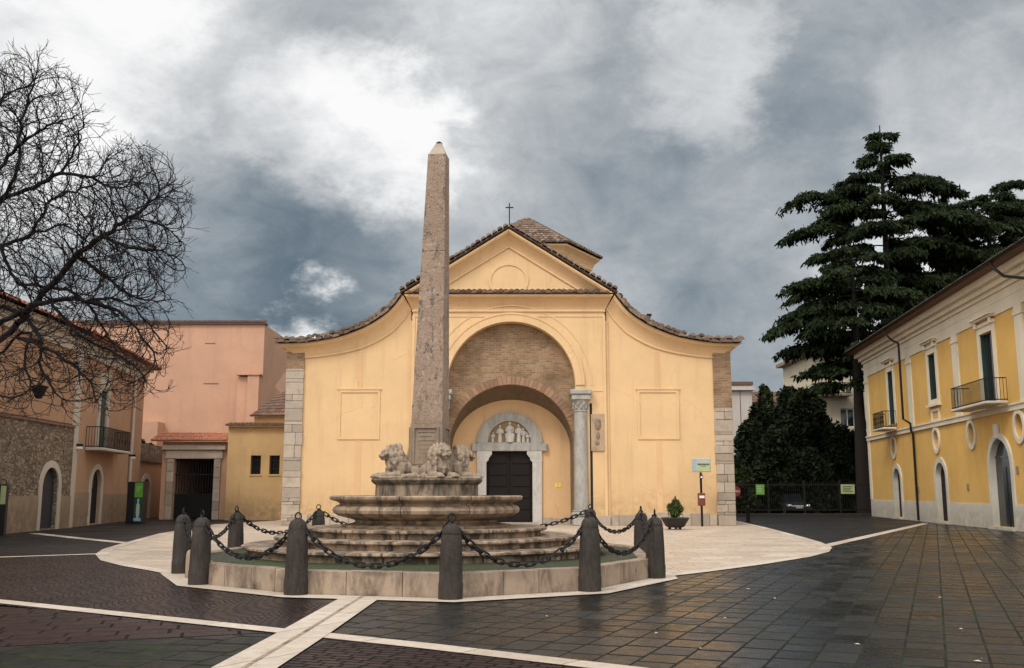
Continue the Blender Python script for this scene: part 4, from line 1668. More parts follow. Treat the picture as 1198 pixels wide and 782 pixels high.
for k_ in range(54):                                            # ruff of locks round the face
    th = 2 * PI * k_ / 18 + (k_ // 18) * .17
    ring = k_ // 18
    rx, rz = (.175, .185) if ring == 0 else ((.225, .245) if ring == 1 else (.245, .28))
    cx_ = (.87, .77, .66)[ring]
    E((cx_ + lr.uniform(-.02, .02), rx * math.cos(th), .56 - .03 * ring + rz * math.sin(th) - (.05 if math.sin(th) < 0 else 0)),
      (lr.uniform(.045, .065), lr.uniform(.034, .046), lr.uniform(.06, .09)), 8, 6)
for k_ in range(26):
    E((.80 + lr.uniform(-.05, .10), lr.uniform(-.19, .19), lr.uniform(.16, .42)), (.045, lr.uniform(.025, .04), lr.uniform(.05, .09)), 8, 6)
lm.tube([(0.0, .08, .2), (-.05, .22, .08), (.10, .34, .05), (.30, .35, .05)], [.035, .03, .03, .045], 8)
lm.bbox(-.05, 1.16, -.30, .30, -.001, .035, .01)
raw = lm.build('lion_statue', 'lion')
md = raw.modifiers.new('r', 'REMESH')
md.mode = 'VOXEL'
md.voxel_size = .013
md.use_smooth_shade = True
ms_ = raw.modifiers.new('s', 'SMOOTH')
ms_.factor = .5
ms_.iterations = 2
dg = bpy.context.evaluated_depsgraph_get()
me = bpy.data.meshes.new_from_object(raw.evaluated_get(dg))
bpy.data.objects.remove(raw)
me.name = 'lion_statue'
LL = ['stone lion facing left on the drum, head in profile', 'stone lion facing the viewer, right of the obelisk pedestal', 'stone lion partly hidden behind the front-facing lion, looking right', 'stone lion at the back of the drum, hidden by the obelisk pedestal']
if not me.materials:
    me.materials.append(M['lion'])
for i, a in enumerate((203, -63, 18, 113)):
    o = bpy.data.objects.new('lion_statue', me)
    COL.objects.link(o)
    a = R(a)
    o.location = (FC.x + .02 * math.cos(a), FC.y + .02 * math.sin(a), DT)
    o.rotation_euler = (0, 0, a)
    o.scale = (.95, .95, .88)
    tag(o, LL[i], 'statue', 'four stone lions around the obelisk')

# ================================================================== POTTED PLANT + INFO SIGN
pp = G(790, 620)
plant = empty('potted_plant', pp, 0, 'small leafy shrub in a wide black footed pot before the church wall', 'potted plant')
MB().lathe([(0, .10), (.30, .10), (.40, .14), (.50, .30), (.60, .46), (.64, .50), (.60, .52), (.54, .44), (0, .44)], 28).build('pot', 'pot', plant)
mb = MB()
for a in range(3):
    aa = a * 2 * PI / 3 + .5
    mb.bbox(.26 * math.cos(aa) - .06, .26 * math.cos(aa) + .06, .26 * math.sin(aa) - .06, .26 * math.sin(aa) + .06, 0, .12)
mb.build('pot_foot', 'pot', plant)


def leaf_cloud(name, centers, n, size, material, parent, asp=.45, droop=0.0, seed=0):
    """many small pointed leaves spread through ellipsoids [(c, r)]"""
    rg = np.random.default_rng(seed)
    cs = np.array([c for c, r in centers], float)
    rs = np.array([r for c, r in centers], float)
    wt_ = rs.prod(axis=1) ** .67
    idx = rg.choice(len(cs), n, p=wt_ / wt_.sum())
    d = rg.normal(size=(n, 3))
    d /= np.linalg.norm(d, axis=1)[:, None]
    rad = rg.uniform(.25, 1.0, n) ** .45 * rg.uniform(.85, 1.12, n)
    p = cs[idx] + d * rad[:, None] * rs[idx]
    ax = d * .6 + rg.normal(size=(n, 3)) * .7
    ax[:, 2] -= droop
    ax /= np.linalg.norm(ax, axis=1)[:, None]
    sd = np.cross(ax, rg.normal(size=(n, 3)))
    sd /= np.linalg.norm(sd, axis=1)[:, None] + 1e-9
    L = size * rg.uniform(.6, 1.3, n)[:, None]
    q0 = p - ax * L * .5
    q1 = p + sd * L * asp * .5
    q2 = p + ax * L * .5
    q3 = p - sd * L * asp * .5
    V = np.stack([q0, q1, q2, q3], 1).reshape(-1, 3)
    F = np.arange(4 * n).reshape(-1, 4)
    return fast_mesh(name, V, F, material, parent)


leaf_cloud('foliage', [((0, 0, .78), (.30, .30, .26)), ((.05, 0, 1.05), (.2, .2, .25)), ((-.18, 0, .95), (.16, .16, .2)), ((.22, 0, .9), (.15, .2, .2)), ((.03, 0, 1.25), (.07, .07, .16))], 900, .17, 'potleaf', plant, .35, -.5, 3)
mb = MB()
for k_ in range(6):
    mb.tube([(random.uniform(-.1, .1), random.uniform(-.1, .1), .5), (random.uniform(-.2, .2), random.uniform(-.2, .2), 1.1)], .012, 5)
mb.build('stem', 'bark', plant)

sp = P(821.5, 613, 47.3)
sign = empty('information_sign', (sp.x, 47.3, 0), 0, 'pale rectangular information sign on a dark pole against the church wall', 'sign')


def SP(px, py): 
    q = P(px, py, 47.3)
    return q.x - sp.x, q.z


mb = MB()
mb.tube([(0, 0, 0), (0, 0, SP(821, 553)[1])], .055, 10)
mb.build('pole', 'iron', sign)
(x0, z1), (x1, z0) = SP(809.5, 536.5), SP(831.5, 552.5)
MB().bbox(x0, x1, -.10, .10, z0, z1, .02).build('sign_box', 'sign_white', sign)
xs = SP(814, 540)[0]
MB().box(x0 + .03, xs, -.106, -.101, z0 + .03, z1 - .03).build('blue_stripe', 'sign_blue', sign)
MB().box(xs + .02, x1 - .03, -.106, -.101, z0 + .03, z0 + (z1 - z0) * .50).build('pale_field', 'sign_pale', sign)
mb = MB()
for (zr, xa, xb_, hh_) in ((.56, .10, .92, .075), (.43, .3, .7, .04)):
    zz = z0 + (z1 - z0) * zr
    xx = xs + (x1 - xs) * xa
    while xx < xs + (x1 - xs) * xb_ - .03:
        wl = random.uniform(.02, .045)
        mb.box(xx, xx + wl, -.111, -.107, zz - hh_ / 2 * random.uniform(.7, 1), zz + hh_ / 2)
        xx += wl + .012
mb.build('lettering', 'sign_ink', sign)
zl = SP(821, 558)[1]
mb = MB().sphere((0, -.12, zl), (.09, .12, .12))
mb.build('spotlight_housing', 'iron', sign)
MB().sphere((0, -.20, zl - .02), (.06, .05, .06)).build('spotlight_lens', 'lamp_white', sign)
MB().bbox(-.16, .16, -.14, .12, SP(821, 592)[1], SP(821, 577)[1], .02).build('control_box', 'rust_box', sign)
MB().box(-.12, .12, -.146, -.141, SP(821, 583)[1], SP(821, 580)[1]).build('box_label', 'lamp_white', sign)

# ================================================================== RIGHT BUILDING
RF = Frame(G(1021, 604.2), G(1198, 622.3))
rb_ = empty('yellow_townhouse', (RF.o.x, RF.o.y, 0), RF.ang, 'ochre two-storey townhouse with white trim and iron balconies, at right', 'building')
RL = RF.len + 16
Q = RF.L
z_eave = (Q(1005, 415)[1] + Q(1150, 327)[1]) / 2
z_str = (Q(1030, 509)[1] + Q(1150, 484)[1]) / 2
z_pl = 1.05
holes = []
arches = [(1051.5, 12, 547, 602), (1103, 14, 540, 605), (1174, 27, 512, 607)]
arch_geo = []
for (pc, wpx, pt, pbm) in arches:
    u0_, u1_ = Q(pc - wpx / 2, 575)[0], Q(pc + wpx / 2, 575)[0]
    zt = Q(pc, pt)[1]
    arch_geo.append(((u0_ + u1_) / 2, (u1_ - u0_) / 2, zt))
# regularise: doors widths true size
arch_geo = [(arch_geo[0][0], .80, arch_geo[0][2]), (arch_geo[1][0], .85, arch_geo[1][2]), (arch_geo[2][0], 1.25, arch_geo[2][2])]
wins = [(1043.5, 434, 497, .62), (1092, 413.5, 468, .62), (1157.5, 388, 478, .78)]
wgeo = []
for (pc, pt, pb, hw_) in wins:
    u_, _ = Q(pc, (pt + pb) / 2)
    wgeo.append((u_, hw_, Q(pc, pb)[1], Q(pc, pt)[1]))
ztopw = sum(q[3] for q in wgeo) / 3
wgeo = [(q[0], q[1], q[2], q[3]) for q in wgeo]
spacing = (wgeo[2][0] - wgeo[1][0])
extra_u = wgeo[2][0] + (wgeo[2][0] - wgeo[0][0]) * .5
wgeo.append((extra_u, .62, wgeo[1][2], ztopw))
arch_geo.append((extra_u, .85, arch_geo[1][2]))
ovals = [(1046, 525), (1096, 516), (1137, 506.6), (1193, 496)]
ogeo = [Q(a, b) for a, b in ovals]
zo = sum(o[1] for o in ogeo) / 4
for (u_, hw_, zt) in arch_geo:
    holes.append(arch_loop(u_, hw_, .12, zt - hw_, n=16))
for (u_, hw_, z0, z1) in wgeo:
    holes.append(rect_loop(u_ - hw_, u_ + hw_, z0, z1))
for (u_, z_) in ogeo:
    holes.append(ell_loop(u_, zo, .42, .52, 24))
mb = MB()
mb.plate([(0, 0), (RL, 0), (RL, z_eave - .1), (0, z_eave - .1)], holes, 0, .45)
mb.box(0, RL, .62, 10, 0, z_eave - .1)
mb.box(0, .45, .452, .62, 0, z_eave - .1)
mb.build('wall', 'right_plaster', rb_)
mb = MB()    # base course
segs = sorted([(u_ - hw_ - .22, u_ + hw_ + .22) for (u_, hw_, zt) in arch_geo])
xs_ = [-.03] + [q for sg in segs for q in sg] + [RL]
for a, b in zip(xs_[::2], xs_[1::2]):
    mb.box(a, b, -.05, -.002, 0, z_pl)
    mb.box(a, b, -.03, -.002, z_pl + .002, z_pl + .05)
build_each(mb, 'base_course', 'base_stone', rb_)
mb = MB()    # entablature
zent = z_eave - .1
hE = 1.75
for (a, b, pr) in ((0, .22, .06), (.222, .55, .035), (.552, .95, .05), (.952, 1.15, .14), (1.152, 1.4, .30), (1.402, hE, .52)):
    mb.box(-.05 - pr, RL + .1, -pr, -.002, zent - hE + a, zent - hE + b)
mb.build('entablature', 'right_trim', rb_)
mb = MB()    # string course
mb.box(-.1, RL, -.10, -.002, z_str - .20, z_str + .02)
mb.box(-.12, RL, -.15, -.002, z_str + .022, z_str + .10)
mb.build('string_course', 'right_trim', rb_)
pil_px = [(1019.5, 470), (1065, 450), (1120, 440), (1195, 400)]
mb = MB()
pu = [.42] + [Q(a, b)[0] for a, b in pil_px[1:]]
pu.append(pu[-1] + (pu[-1] - pu[-2]))
for i, u_ in enumerate(pu):
    hw_ = .42
    mb.box(u_ - hw_, u_ + hw_, -.07, -.002, z_str + .102, zent - hE - .002)
    mb.box(u_ - hw_ - .06, u_ + hw_ + .06, -.11, -.002, zent - hE - .4, zent - hE - .22)
mb.box(0, .5, -.07, -.002, z_pl + .052, z_str - .202)
build_each(mb, 'pilaster', 'right_trim', rb_)
for i, (u_, hw_, zt) in enumerate(arch_geo):
    mb = MB()
    arch_ring(mb, u_, hw_, hw_ + .22, zt - hw_, -.08, -.002, n=20, z0=0.01)
    arch_ring(mb, u_, hw_ - .05, hw_ - .003, zt - hw_, -.078, .24, n=20, z0=0.125)
    fr = mb.build('door_surround', 'base_stone', rb_)
    mb = MB()
    mb.plate(arch_loop(u_, hw_ - .02, .122, zt - hw_, n=16), (), .20, .26)
    if i == 2:
        for zz in (1.9,):
            mb.box(u_ - hw_ + .06, u_ + hw_ - .06, .16, .199, zz + 1.2, zz + 1.3)
    mb.box(u_ - .03, u_ + .03, .17, .198, .13, zt - hw_)
    mb.build('door', 'dark_glass' if i == 2 else 'door_wood', rb_)
    MB().box(u_ - hw_ - .2, u_ + hw_ + .2, -.25, .3, 0, .118).build('door_step', 'base_stone', rb_)
    if i == 2:
        MB().bbox(u_ - .16, u_ + .16, -.2, -.003, zt - .05, zt + .62, .04).build('keystone', 'base_stone', rb_)
for i, (u_, hw_, z0, z1) in enumerate(wgeo):
    mb = MB()
    fw_ = .30
    mb.plate(rect_loop(u_ - hw_ - fw_, u_ + hw_ + fw_, z0 - (.0 if i in (0, 2) else .25), z1 + fw_), [rect_loop(u_ - hw_, u_ + hw_, z0 + .001, z1)], -.08, -.003)
    mb.box(u_ - hw_ - fw_ - .05, u_ + hw_ + fw_ + .05, -.13, -.003, z1 + fw_ + .002, z1 + fw_ + .16)
    for s in (-1, 1):
        mb.bbox(u_ + s * (hw_ + .16) - .1, u_ + s * (hw_ + .16) + .1, -.22, -.132, z1 + fw_ + .0, z1 + fw_ + .26)
    mb.box(u_ - hw_ - fw_ - .12, u_ + hw_ + fw_ + .12, -.26, -.003, z1 + fw_ + .27, z1 + fw_ + .36)
    mb.box(u_ - hw_ - fw_ - .2, u_ + hw_ + fw_ + .2, -.36, -.003, z1 + fw_ + .362, z1 + fw_ + .44)
    wn = mb.build('window_frame', 'right_trim', rb_)
    mb = MB()
    mb.box(u_ - hw_, u_ + hw_, .20, .24, z0, z1)
    for k_ in (-1, 0, 1):
        mb.box(u_ + k_ * (hw_ - .04) - .04, u_ + k_ * (hw_ - .04) + .04, .16, .198, z0, z1)
    mb.build('window', 'dark_glass', wn)
    mb = MB()
    for k_ in (-1, 1):
        mb.box(u_ + k_ * hw_ - (.05 if k_ > 0 else 0), u_ + k_ * hw_ + (.05 if k_ < 0 else 0), -.02, .158, z0 + .02, z1 - .02)
    mb.build('shutter', 'green_shutter', wn)
    if i in (1, 3):
        mb = MB()
        mb.box(u_ - hw_ - .4, u_ + hw_ + .4, -.20, -.003, z0 - .38, z0 - .252)
        mb.plate(rect_loop(u_ - hw_ - .1, u_ + hw_ + .1, z0 - 1.2, z0 - .5), [rect_loop(u_ - hw_ + .1, u_ + hw_ - .1, z0 - 1.06, z0 - .64)], -.06, -.003)
        mb.build('window_sill', 'right_trim', wn)
    else:
        bw_ = 1.30 if i == 0 else 2.35
        bd = .95 if i == 0 else 1.05
        mb = MB()
        mb.bbox(u_ - bw_, u_ + bw_, -bd, -.155, z_str + .12, z_str + .24, .03)
        bal = mb.build('balcony', 'base_stone', rb_)
        mb = MB()
        zr0, zr1 = z_str + .24, z_str + 1.22
        railing(mb, [(u_ - bw_ + .05, -.16), (u_ - bw_ + .05, -bd + .06), (u_ + bw_ - .05, -bd + .06), (u_ + bw_ - .05, -.16)], zr0, zr1, .13, .012, .022)
        if i == 0:
            for q in range(9):
                xq_ = u_ - bw_ + .2 + q * (2 * bw_ - .4) / 8
                for zz in (.35, .62):
                    rr_ = ring_mb(.10, .012, 10, 4)
                    rr_.xform(Matrix.Translation((xq_, -bd + .06, zr0 + zz)))
                    mb.add(rr_.v, rr_.f, True)
        mb.build('balcony_railing', 'iron', bal)
for (u_, z_) in ogeo:
    mb = MB()
    mb.plate(ell_loop(u_, zo, .62, .74, 28), [ell_loop(u_, zo, .42, .52, 28)], -.07, -.003)
    fr = mb.build('oval_window', 'right_trim', rb_)
    MB().plate(ell_loop(u_, zo, .43, .53, 24), (), .25, .29).build('oval_pane', 'soffit', fr)
# roof
mb = MB()
zr = z_eave - .05
mb.box(-.7, RL, -1.0, .2, zr - .08, zr - .001)
tile_patch(mb, bilin((-.75, -1.08, zr), (RL, -1.08, zr), (RL, 5, zr + 1.9), (-.75, 5, zr + 1.9)), int(RL / .26), 15, .11, .02)
mb.add([(-.7, -1.0, zr), (-.7, 5, zr + 1.85), (-.7, 10.5, zr)], [(0, 1, 2)])
mb.add([(-.75, 5, zr + 1.9), (RL, 5, zr + 1.9), (RL, 11, zr), (-.75, 11, zr)], [(0, 1, 2, 3)])
mb.build('roof', 'tile_brown', rb_)
mb = MB()
g = []
for i in range(7):
    a = PI * i / 6
    g.append((-1.14 + .08 * math.cos(a), zr + .02 - .08 * math.sin(a)))
vv = [(-.7, a, b) for a, b in g] + [(RL, a, b) for a, b in g]
mb.add(vv, [(i, i + 1, 8 + i, 7 + i) for i in range(6)], True)
mb.build('gutter', 'iron', rb_)
up_ = Q(1074, 560)[0]
mb = MB()
mb.tube([(up_ - 1.0, -1.12, zr - .06), (up_ - 1.0, -1.10, zr - .25), (up_ - .6, -.8, zr - .75), (up_ - .05, -.62, zr - 1.0), (up_, -.60, zr - 1.25), (up_, -.60, z_str + .5), (up_, -.22, z_str + .25), (up_, -.22, z_str - .1), (up_, -.12, z_str - .4), (up_, -.12, .05)], .065, 8)
mb.build('drainpipe', 'iron', rb_)
up2 = Q(1192, 330)[0] + 1.2
mb = MB()
mb.tube([(up2 - 1.0, -1.12, zr - .06), (up2 - 1.0, -1.10, zr - .25), (up2 - .6, -.8, zr - .75), (up2 + 1.4, -.6, zr - 1.3), (up2 + 1.8, -.60, zr - 1.6), (up2 + 1.8, -.6, 5)], .065, 8)
mb.build('drainpipe', 'iron', rb_)
for (a, b) in ((1133, 570), (1191, 550), (1075, 573)):
    u_, z_ = Q(a, b)
    MB().bbox(u_ - .1, u_ + .1, -.05, -.002, z_ - .16, z_ + .16, .02).build('wall_plate', 'pedestal', rb_)

# ================================================================== LEFT BUILDING
LA, LBp, LCp = G(0, 625), G(76, 618), G(160, 608.5)
LF1 = Frame(LA, LBp)
LF2 = Frame(LBp, LCp)
lb_ = empty('brown_townhouse', (LBp.x, LBp.y, 0), LF2.ang, 'old brown plastered two-storey house with rubble wall and arched doors, far left', 'building')
Q2 = LF2.L
L2 = LF2.len
zev = Q2(120, 408)[1] + .15
holes = []
a1 = (Q2(111, 580)[0], .85, Q2(111, 549)[1])
w1 = (Q2(119.5, 490)[0], .62, Q2(119, 526)[1], Q2(119, 457)[1])
holes.append(arch_loop(a1[0], a1[1], .06, a1[2] - a1[1]))
holes.append(rect_loop(w1[0] - w1[1], w1[0] + w1[1], w1[2], w1[3]))
mb = MB()
mb.plate([(0, 0), (L2, 0), (L2, zev), (0, zev)], holes, 0, .45)
mb.box(.3, L2, .65, 9, 0, zev)
mb.box(L2 - .45, L2, .452, .65, 0, zev)
mb.build('wall', 'left_plaster', lb_)
mb = MB()
mb.box(a1[0] + a1[1] + .25, L2 - .01, -.04, -.002, 0, 1.5)
mb.box(.02, a1[0] - a1[1] - .25, -.04, -.002, 0, 1.6)
build_each(mb, 'base_course', 'left_base', lb_)
mb = MB()
arch_ring(mb, a1[0], a1[1], a1[1] + .28, a1[2] - a1[1], -.07, -.002, n=18, z0=.01)
mb.build('door_surround', 'left_trim', lb_)
mb = MB()
mb.plate(arch_loop(a1[0], a1[1] - .01, .062, a1[2] - a1[1]), (), .14, .2)
mb.build('door', 'door_wood', lb_)
MB().box(a1[0] - .45, a1[0] + .0, .11, .138, 1.8, 2.9).build('door_poster', 'banner_dark', lb_)
mb = MB()
mb.plate(rect_loop(w1[0] - w1[1] - .35, w1[0] + w1[1] + .35, w1[2], w1[3] + .9), [rect_loop(w1[0] - w1[1], w1[0] + w1[1], w1[2] + .001, w1[3])], -.08, -.002)
wn = mb.build('window_frame', 'left_trim', lb_)
mb = MB()
for s in (-1, 1):
    x0, x1 = sorted((w1[0] + s * .01, w1[0] + s * w1[1]))
    mb.box(x0, x1, .05, .09, w1[2], w1[3])
    for k_ in range(26):
        zz = w1[2] + .1 + k_ * (w1[3] - w1[2] - .2) / 26
        mb.box(x0 + .06, x1 - .06, .035, .049, zz, zz + .05)
mb.build('shutter', 'green_shutter', wn)
bz = w1[2] - .02
bu0, bu1 = Q2(104, 515, -.7)[0], Q2(139, 520, -.7)[0]
bw_ = max(1.3, (bu1 - bu0) / 2)
mb = MB().bbox(w1[0] - bw_, w1[0] + bw_, -.85, -.01, bz - .14, bz, .03)
bal = mb.build('balcony', 'left_trim', lb_)
mb = MB()
railing(mb, [(w1[0] - bw_ + .04, -.02), (w1[0] - bw_ + .04, -.8), (w1[0] + bw_ - .04, -.8), (w1[0] + bw_ - .04, -.02)], bz, bz + 1.0, .12, .012, .022)
for q in range(8):
    xq_ = w1[0] - bw_ + .2 + q * (2 * bw_ - .4) / 7
    rr_ = ring_mb(.11, .012, 10, 4)
    rr_.xform(Matrix.Translation((xq_, -.8, bz + .45)))
    mb.add(rr_.v, rr_.f, True)
mb.build('balcony_railing', 'iron', bal)
mb = MB()
mb.box(-.05, .75, -.09, -.003, 0, zev - .9)        # corner pilaster
mb.build('pilaster', 'left_trim', lb_)
mb = MB()
mb.box(-.1, L2 + .2, -.12, -.003, zev - .9, zev - .55)
mb.box(-.1, L2 + .2, -.2, -.003, zev - .548, zev - .3)
mb.box(-.1, L2 + .3, -.42, -.003, zev - .298, zev - .05)
mb.build('cornice', 'left_trim', lb_)
ud = Q2(153, 500)[0]
MB().tube([(ud, -.12, zev - .5), (ud, -.12, 2.2)], .08, 8).build('drainpipe', 'left_trim', lb_)
for (a, b) in ((93, 522), (141, 528), (155.5, 534)):
    u_, z_ = Q2(a, b, -.2)
    mb = MB().bbox(u_ - .13, u_ + .13, -.34, -.003, z_ - .02, z_ + .1, .02)
    lp = mb.build('wall_lamp', 'iron', lb_)
    MB().bbox(u_ - .11, u_ + .11, -.32, -.05, z_ - .14, z_ - .022, .02).build('lamp_glass', 'lamp_white', lp)
# left wing in its own frame turned slightly: parts are built in world then moved to the root's frame
toroot = Matrix.Rotation(-LF2.ang, 4, 'Z') @ Matrix.Translation(-Vector((LBp.x, LBp.y, 0)))
fromf1 = Matrix.Translation(LF1.o) @ Matrix.Rotation(LF1.ang, 4, 'Z')
X1 = toroot @ fromf1
Q1 = LF1.L
L1 = LF1.len
zstr = Q1(40, 494)[1]
z0x = -14.0
a2 = (Q1(54, 580)[0], .85, Q1(54, 547)[1])
rw = MB()
hol = [arch_loop(a2[0], a2[1], .06, a2[2] - a2[1])]
rw.plate([(z0x, 0), (L1, 0), (L1, zstr), (z0x, zstr)], hol, -.12, .4)
rw.xform(X1).build('rubble_wall', 'rubble', lb_)
mb = MB()
mb.box(z0x, L1, .402, 9, 0, zev)
mb.box(z0x, L1 - .01, .0, .401, zstr + .18, zev)
mb.xform(X1).build('wing_wall', 'left_plaster', lb_)
mb = MB()
mb.box(z0x, L1 - .05, -.2, .0, zstr + .002, zstr + .12)
mb.xform(X1).build('ledge', 'tile_brown', lb_)
mb = MB()
mb.box(z0x, L1, -.12, -.003, zev - .9, zev - .55)
mb.box(z0x, L1, -.2, -.003, zev - .548, zev - .3)
mb.box(z0x, L1, -.42, -.003, zev - .298, zev - .05)
mb.xform(X1).build('cornice', 'left_trim', lb_)
mb = MB()
arch_ring(mb, a2[0], a2[1], a2[1] + .3, a2[2] - a2[1], -.18, -.122, n=18, z0=.01)
mb.xform(X1).build('door_surround', 'left_trim', lb_)
mb = MB()
mb.plate(arch_loop(a2[0], a2[1] - .01, .062, a2[2] - a2[1]), (), .04, .10)
mb.xform(X1).build('door', m_simple('blue_door', (.014, .018, .026), .5), lb_)
mb = MB()
segs_ = ((z0x, a2[0] - a2[1] - .31), (a2[0] + a2[1] + .31, L1))
for a, b in segs_:
    mb.box(a, b, -.17, -.122, 0, 1.45)
build_each(mb.xform(X1), 'base_course', 'left_base', lb_)
# lantern bracket on the wing
u_, z_ = Q1(46, 456, -.9)
mb = MB()
mb.lathe([(.0, z_ - .38), (.12, z_ - .36), (.30, z_ + .05), (.36, z_ + .12), (.1, z_ + .2), (.03, z_ + .32)], 10, (u_, -.9))
mb.tube([(u_, -.9, z_ + .3), (u_, -.45, z_ + .42), (u_, .0, z_ + .35)], .025, 6)
mb.xform(X1).build('wall_lantern', 'iron', lb_)
# hipped tile roof over both
mb = MB()
zr = zev - .03
e0 = Vector(toroot @ (fromf1 @ Vector((z0x, -.75, zr))))
corner_w = LF1.o
c1_ = X1 @ Vector((L1 - .1, -.75, zr))
corner = Vector((-.25, -.8, zr))
e1 = Vector((L2 + .7, -.75, zr))
h0 = X1 @ Vector((z0x, 5, zr + 2.2))
hc = Vector((2.0, 5, zr + 2.4))
h1 = Vector((L2 - 3.2, 5, zr + 2.4))
tile_patch(mb, bilin(corner, e1, h1, hc), int(L2 / .27), 15, .115, .02)
tile_patch(mb, bilin(e0, corner, hc, h0), 50, 15, .115, .02)
tile_patch(mb, bilin(e1, (L2 + .7, 10, zr), h1 + Vector((0, .1, 0)), h1), 30, 14, .115, .02)
mb.add([hc, h1, h1 + Vector((0, 6, -2.2)), hc + Vector((0, 6, -2.2)), h0, h0 + Vector((0, 6, -2.2))], [(0, 1, 2, 3), (4, 0, 3, 5)])
mb.tube([corner + Vector((0, 0, .06)), hc], .13, 8)
mb.tube([e1 + Vector((0, 0, .06)), h1], .13, 8)
mb.tube([hc, h1], .13, 8)
mb.box(0, L2 + .6, -.7, .0, zr - .06, zr - .012)
mb.build('roof', 'tile_red', lb_)

# small terrace wing between the townhouse and the gateway
SA, SB = G(159, 608), G(189, 605.2)
SF = Frame(SA, SB)
tw = empty('terrace_wing', (SF.o.x, SF.o.y, 0), SF.ang, 'low pink wing with arched door and roof terrace beside the gateway', 'building')
Q3 = SF.L
Ls = SF.len
zs3 = Q3(175, 541)[1]
a3 = (Q3(169.5, 580)[0], .8, Q3(169, 560)[1])
MB().plate([(0, 0), (Ls, 0), (Ls, zs3), (0, zs3)], [arch_loop(a3[0], a3[1], .05, a3[2] - a3[1])], 0, .4).box(0, Ls, .6, 6, 0, zs3).build('wall', 'left_plaster', tw)
mb = MB()
arch_ring(mb, a3[0], a3[1], a3[1] + .3, a3[2] - a3[1], -.07, -.002, n=16, z0=.01)
mb.build('door_surround', 'left_trim', tw)
MB().plate(arch_loop(a3[0], a3[1] - .01, .05, a3[2] - a3[1]), (), .10, .16).build('door', 'door_wood', tw)
MB().box(-.05, Ls + .1, -.15, 6, zs3 + .002, zs3 + .18).build('cornice', 'tile_brown', tw)
mb = MB()
mb.box(.05, Ls - .05, .1, .25, zs3 + .181, zs3 + 1.1)
mb.build('parapet', 'rubble', tw)
leaf_cloud('terrace_plants', [((Ls * .3, .6, zs3 + 1.0), (.9, .4, .5)), ((Ls * .7, .6, zs3 + .9), (.8, .4, .4))], 900, .2, 'evergreen', tw, .5, 0, 21)

# ================================================================== GATEWAY
GY = 59.0
gw0 = P(186, 605, GY); gw1 = P(264, 605, GY)
GF = Frame(Vector((gw0.x, GY, 0)), Vector((gw1.x, GY, 0)))
gate = empty('gateway', (gw0.x, GY, 0), 0, 'gateway with stone frame, dark iron gate and orange tiled coping', 'gateway')
Qg = GF.L
x0, x1 = 0, GF.len
zt = Qg(220, 517)[1]
do0, do1 = Qg(203, 560)[0], Qg(250, 560)[0]
dzt = Qg(225, 537)[1]
mb = MB()
mb.plate([(x0, 0), (do0, 0), (do0, dzt), (do1, dzt), (do1, 0), (x1, 0), (x1, zt), (x0, zt)], (), 0, .6)
mb.box(do0 - .6, do0, .602, 9, 0, zt)
mb.box(do1, do1 + .6, .602, 9, 0, zt)
mb.box(do0 - .6, do1 + .6, 9.002, 9.3, 0, zt)
mb.box(do0 - .6, do1 + .6, .602, 9, zt - .6, zt - .3)  # closed passage behind the gate, added to keep the opening dark
mb.build('wall', 'pink_plaster', gate)
mb = MB()
fw_ = Qg(258, 560)[0] - do1
for (a, b) in ((do0 - fw_, do0), (do1, do1 + fw_)):
    zz = 0
    while zz < dzt - .2:
        h = random.uniform(.5, .8)
        mb.bbox(a, b, -.12, -.002, zz, min(zz + h, dzt) - .01, .02)
        zz += h
mb.bbox(do0 - fw_ - .1, do1 + fw_ + .1, -.15, -.002, dzt + .002, dzt + .5, .02)
mb.bbox(do0 - fw_ - .3, do1 + fw_ + .3, -.3, -.002, dzt + .503, dzt + .8, .04)
mb.build('stone_frame', 'travertine', gate)
mb = MB()
for k_ in range(15):
    xx = do0 + .08 + k_ * (do1 - do0 - .16) / 14
    mb.tube([(xx, .3, .05), (xx, .3, dzt - .05)], .03, 5)
for zz in (.2, 1.4, 2.6, dzt - .1):
    mb.box(do0, do1, .27, .33, zz, zz + .08)
mb.box(do0, do1, .32, .34, .06, 1.5)
mb.build('iron_gate', 'iron', gate)
mb = MB()
tile_patch(mb, bilin((Qg(180, 517)[0], -.5, zt), (x1, -.5, zt), (x1, 1.2, zt + .55), (Qg(180, 517)[0], 1.2, zt + .55)), 26, 5, .11)
mb.build('coping', m_tile('tile_orange', (.42, .16, .09), (.50, .22, .13), (.4, .2, .13), .3), gate)
cb = P(232, 571, 66)
bush = empty('courtyard_shrub', (cb.x, 66, 0), 0, 'pale green shrub glimpsed through the dark iron gate', 'shrub')
bush.location = (gw0.x + (do0 + do1) / 2 + .5, GY + 6, 0)
leaf_cloud('foliage', [((0, 0, cb.z), (.6, .5, .6)), ((0, 0, cb.z - .7), (.5, .4, .6))], 700, .22, 'laurel', bush, .5, 0, 9)
MB().tube([(0, 0, 0), (0, 0, cb.z)], .05, 6).build('stem', 'bark', bush)

